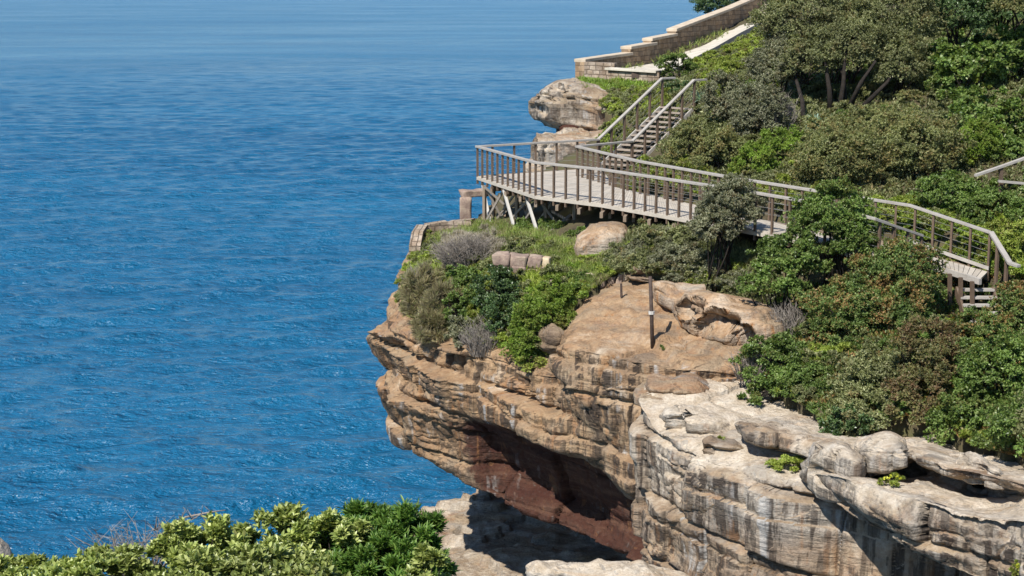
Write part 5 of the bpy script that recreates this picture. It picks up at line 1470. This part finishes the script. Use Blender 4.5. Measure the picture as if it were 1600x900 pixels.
BNK = [(1085, 98), (1120, 78), (1165, 52), (1200, 50), (1190, 90), (1120, 130), (1090, 125)]
heath('scrub', BNK, 'yellowgreen', 90, 0.25, 0.5); heath('scrub', BNK, 'olive', 50, 0.25, 0.5)
UND = [(780, 335), (1090, 330), (1095, 352), (900, 372), (800, 360)]
heath('scrub', UND, 'green', 30, 0.15, 0.3)
UPR = [(1110, 110), (1250, 60), (1620, 0), (1620, 330), (1400, 300), (1120, 270), (1090, 200)]
heath('scrub', UPR, 'olive', 110, 0.25, 0.6); heath('scrub', UPR, 'green', 70, 0.25, 0.55); heath('scrub', UPR, 'tan', 90, 0.25, 0.6); heath('scrub', UPR, 'yellowgreen', 70, 0.25, 0.5)
BK2 = [(985, 300), (975, 250), (1100, 258), (1290, 296), (1290, 345), (1150, 330)]
heath('scrub', BK2, 'olive', 70, 0.2, 0.4); heath('scrub', BK2, 'yellowgreen', 60, 0.2, 0.4)
OFF = [(1605, -60), (2000, -60), (2000, 735), (1610, 735)]
heath('scrub', OFF, 'olive', 170, 0.5, 1.1); heath('scrub', OFF, 'green', 150, 0.5, 1.1)
VIN = [(1440, 90), (1610, 60), (1610, 260), (1500, 250)]
heath('creeper', VIN, 'broad', 70, 0.35, 0.8)

# grass on the far rock
def far_grass():
    rng = np.random.default_rng(77)
    n = 2600
    px = rng.uniform(905, 1035, n); t = rng.random(n)
    top = 122 + (px - 905) * 0.08; bot = np.interp(px, [905, 950, 1000, 1035], [135, 165, 172, 150])
    py = top + (bot - top) * t
    Yv = 76.5 - 4.5 * t - (px - 905) * 0.012
    P = np.array([at(a, b, c) for a, b, c in zip(px, py, Yv)])
    P += 0.15 * fbm(P * 1.2, 2, 4)[:, None]
    V, Q = shoots_to_leaves(P, unit(np.array([0, -0.2, 1.0]) + rng.normal(size=(n, 3)) * 0.4), 0.26, 0.035, 6, 0.9, rng)
    o = np_mesh('grass', V, Q, LM['bright'], smooth=False); tag(o, kind='stuff')
    # the earth it grows on
    xs = np.linspace(900, 1050, 40)
    top = 121 + (xs - 905) * 0.08; bot = np.interp(xs, [905, 950, 1000, 1050], [137, 168, 180, 190])
    V = []
    for k in range(12):
        f = k / 11
        for x, a, b in zip(xs, top, bot):
            V.append(at(x, a + (b - a) * f + 2, 77 - 5 * f - (x - 905) * 0.012))
    idx = np.arange(12 * 40).reshape(12, 40)
    Q = np.stack([idx[:-1, :-1], idx[1:, :-1], idx[1:, 1:], idx[:-1, 1:]], -1).reshape(-1, 4)
    V = np.array(V); f_ = np.ones(len(V)); V = V + 0.15 * np.stack([vnoise(V * 1.1, 5), vnoise(V * 1.1, 6), vnoise(V * 1.1, 7)], -1)
    o = np_mesh('grass_bank', V, Q, M['rock'], attrs=dict(rust=f_ * 0.1, red=f_ * 0, pale=f_ * 0.3, stain=f_ * 0.6)); tag(o, kind='structure')
far_grass()

# ---------------------------------------------------------------- foreground shrubs
def broad_leaves(tips, axes, L, W, per, spread, rng):
    """leaves of six vertices folded along the midrib"""
    n = len(tips); N = n * per
    T = np.repeat(tips, per, 0); A = np.repeat(axes, per, 0)
    ref = unit(np.cross(A, rng.normal(size=(N, 3))))
    th = (spread * (0.3 + 0.8 * rng.random(N)))[:, None]
    D = unit(A * np.cos(th) + ref * np.sin(th))
    Nn = unit(A - D * np.sum(A * D, -1, keepdims=True) + rng.normal(size=(N, 3)) * 0.2)
    S = unit(np.cross(D, Nn))
    ln = (L * (0.65 + 0.55 * rng.random(N)))[:, None]; wd = (W * (0.75 + 0.45 * rng.random(N)))[:, None]
    b = T - A * (L * 0.6 * rng.random((N, 1)))
    f = wd * 0.16
    V = np.stack([b, b + D * ln * .35 + S * wd * .45 + Nn * f, b + D * ln * .72 + S * wd * .40 + Nn * f, b + D * ln - Nn * ln * .08,
                  b + D * ln * .72 - S * wd * .40 + Nn * f, b + D * ln * .35 - S * wd * .45 + Nn * f, b + D * ln * .55 - Nn * 0.0], 1).reshape(-1, 3)
    o = np.arange(N)[:, None] * 7
    Q = np.concatenate([o + np.array([0, 6, 2, 1]), o + np.array([6, 3, 2, 2])[[0, 1, 2, 2]], ], 0) if False else None
    T3 = np.concatenate([o + np.array(t) for t in ((0, 6, 1), (1, 6, 2), (2, 6, 3), (3, 6, 4), (4, 6, 5), (5, 6, 0))], 0)
    return V, T3
def fg_shrub(name, label, mk, lobes, Y, n, L, W, per, spread, stems=10, mat='bark'):
    SEEDS[0] += 1
    rng = np.random.default_rng(SEEDS[0]); rr = random.Random(SEEDS[0])
    Vs, Qs, nv, root = [], [], 0, None
    m = MB()
    for (x0, y0, x1, y1, dY) in lobes:
        yy = Y + dY
        c = at((x0 + x1) / 2, (y0 + y1) / 2, yy)
        r = np.array([(x1 - x0) / 2, (x1 - x0) / 2 * 0.7, (y1 - y0) / 2]) * yy / F
        r[1] = max(r[1], r[2] * 0.6)
        nn = int(n * (x1 - x0) * (y1 - y0) / 20000)
        P, ax, cc = ell_shoots(c, r * 0.93, nn, rng, SEEDS[0], -0.4, inner=0.5, lump=0.17)
        ax = unit(ax + np.array([0, 0, 0.5]))
        V, Q = broad_leaves(P, ax, L, W, per, spread, rng)
        Vs.append(V); Qs.append(Q + nv); nv += len(V)
        base = np.array([c[0], c[1], c[2] - r[2] - 0.4])
        if root is None: root = empty(name, base, label, 'shrub', 'shrubs in the foreground')
        for k in range(stems):
            e = cc[rr.randrange(len(cc))]; b = base + np.array([rr.uniform(-.4, .4) * r[0], rr.uniform(-.3, .3) * r[1], 0])
            m.tube([b, (b + e) / 2 + np.array([rr.uniform(-.05, .05), rr.uniform(-.05, .05), 0]), e], [0.012, 0.008, 0.004], 5)
    np_mesh('foliage', np.concatenate(Vs), np.concatenate(Qs), LM[mk], root, smooth=False)
    m.build('stem', M[mat], root, smooth=True)
    return root
fg_shrub('pale_shrub', 'wide pale green broad-leaved shrub in the foreground middle', 'fg_pale', [(215, 800, 400, 960, 0), (330, 795, 530, 960, 0.3), (450, 790, 600, 960, 0.1), (230, 850, 560, 1000, -0.6)], 12.6, 680, 0.066, 0.031, 8, 1.15)
fg_shrub('pale_shrub', 'low yellowish shrub at the bottom left corner', 'fg_pale', [(-60, 862, 120, 980, 0), (70, 856, 260, 980, 0.2), (-40, 880, 300, 1010, -0.5)], 12.2, 640, 0.062, 0.029, 8, 1.1)
fg_shrub('narrow_leaved_shrub', 'deep green narrow-leaved shrub on the foreground right', 'fg_dark', [(490, 772, 640, 930, 0.2), (570, 780, 706, 960, 0), (500, 840, 704, 1000, -0.4)], 12.8, 1100, 0.085, 0.017, 12, 0.95)
fg_shrub('yellow_shrub', 'small yellow-green sprig shrub under the deep green shrub', 'fg_pale', [(625, 850, 712, 960, -0.3)], 12.0, 520, 0.07, 0.032, 8, 1.1)
twiggy('dead_shrub', 'leafless grey shrub rising left of the wide pale shrub', (110, 800, 330, 905), Y=13.4, n=95, group='shrubs in the foreground', rad=0.006, lift=True)
def dead_branch():
    b = at(240, 880, 13.2)
    root = empty('dead_branch', b, 'crooked bleached dead branch arching above the pale shrub', 'branch')
    m = MB()
    m.tube([at(262, 860, 13.1), at(285, 845, 13.1), at(316, 830, 13.1), at(322, 815, 13.1), at(314, 803, 13.1), at(300, 812, 13.1)], [0.012, 0.011, 0.009, 0.008, 0.006, 0.004], 6)
    m.tube([at(255, 870, 13.1), at(280, 820, 13.1), at(290, 795, 13.1)], [0.008, 0.005, 0.003], 5)
    m.build('limb', M['twig'], root, smooth=True)
    b = at(300, 860, 13.6)
    root = empty('dead_branch', b, 'flat tangle of dead twigs pointing right above the pale shrub', 'branch')
    m = MB(); rr = random.Random(9)
    m.tube([at(245, 840, 13.6), at(290, 808, 13.6), at(330, 800, 13.6), at(352, 797, 13.6)], [0.01, 0.01, 0.008, 0.004], 6)
    for k in range(26):
        t = rr.random(); p = (240 + 105 * t, 830 - 32 * t)
        m.tube([at(p[0], p[1], 13.6), at(p[0] + rr.uniform(-15, 25), p[1] - rr.uniform(3, 24), 13.6 + rr.uniform(-.2, .2))], [0.004, 0.002], 4)
    m.build('limb', M['twig'], root, smooth=True)
dead_branch()

# ---------------------------------------------------------------- sea air
def haze():
    m = bpy.data.materials.new('sea_air'); m.use_nodes = True
    t = m.node_tree; t.nodes.remove(t.nodes['Principled BSDF'])
    v = t.nodes.new('ShaderNodeVolumePrincipled')
    v.inputs['Color'].default_value = (0.40, 0.72, 1.0, 1)
    v.inputs['Density'].default_value = 0.00003
    v.inputs['Anisotropy'].default_value = 0.2
    t.links.new(v.outputs[0], t.nodes['Material Output'].inputs['Volume'])
    mb = MB()
    x, y0, y1, z0, z1 = 5000, -60, 6000, -29.0, 9.0
    vs = [(sx * x, yy, zz) for zz in (z0, z1) for sx, yy in ((-1, y0), (1, y0), (1, y1), (-1, y1))]
    mb.add(vs, [(3, 2, 1, 0), (4, 5, 6, 7), (0, 1, 5, 4), (1, 2, 6, 5), (2, 3, 7, 6), (3, 0, 4, 7)])
    o = mb.build('haze', m); tag(o, kind='stuff')
haze()
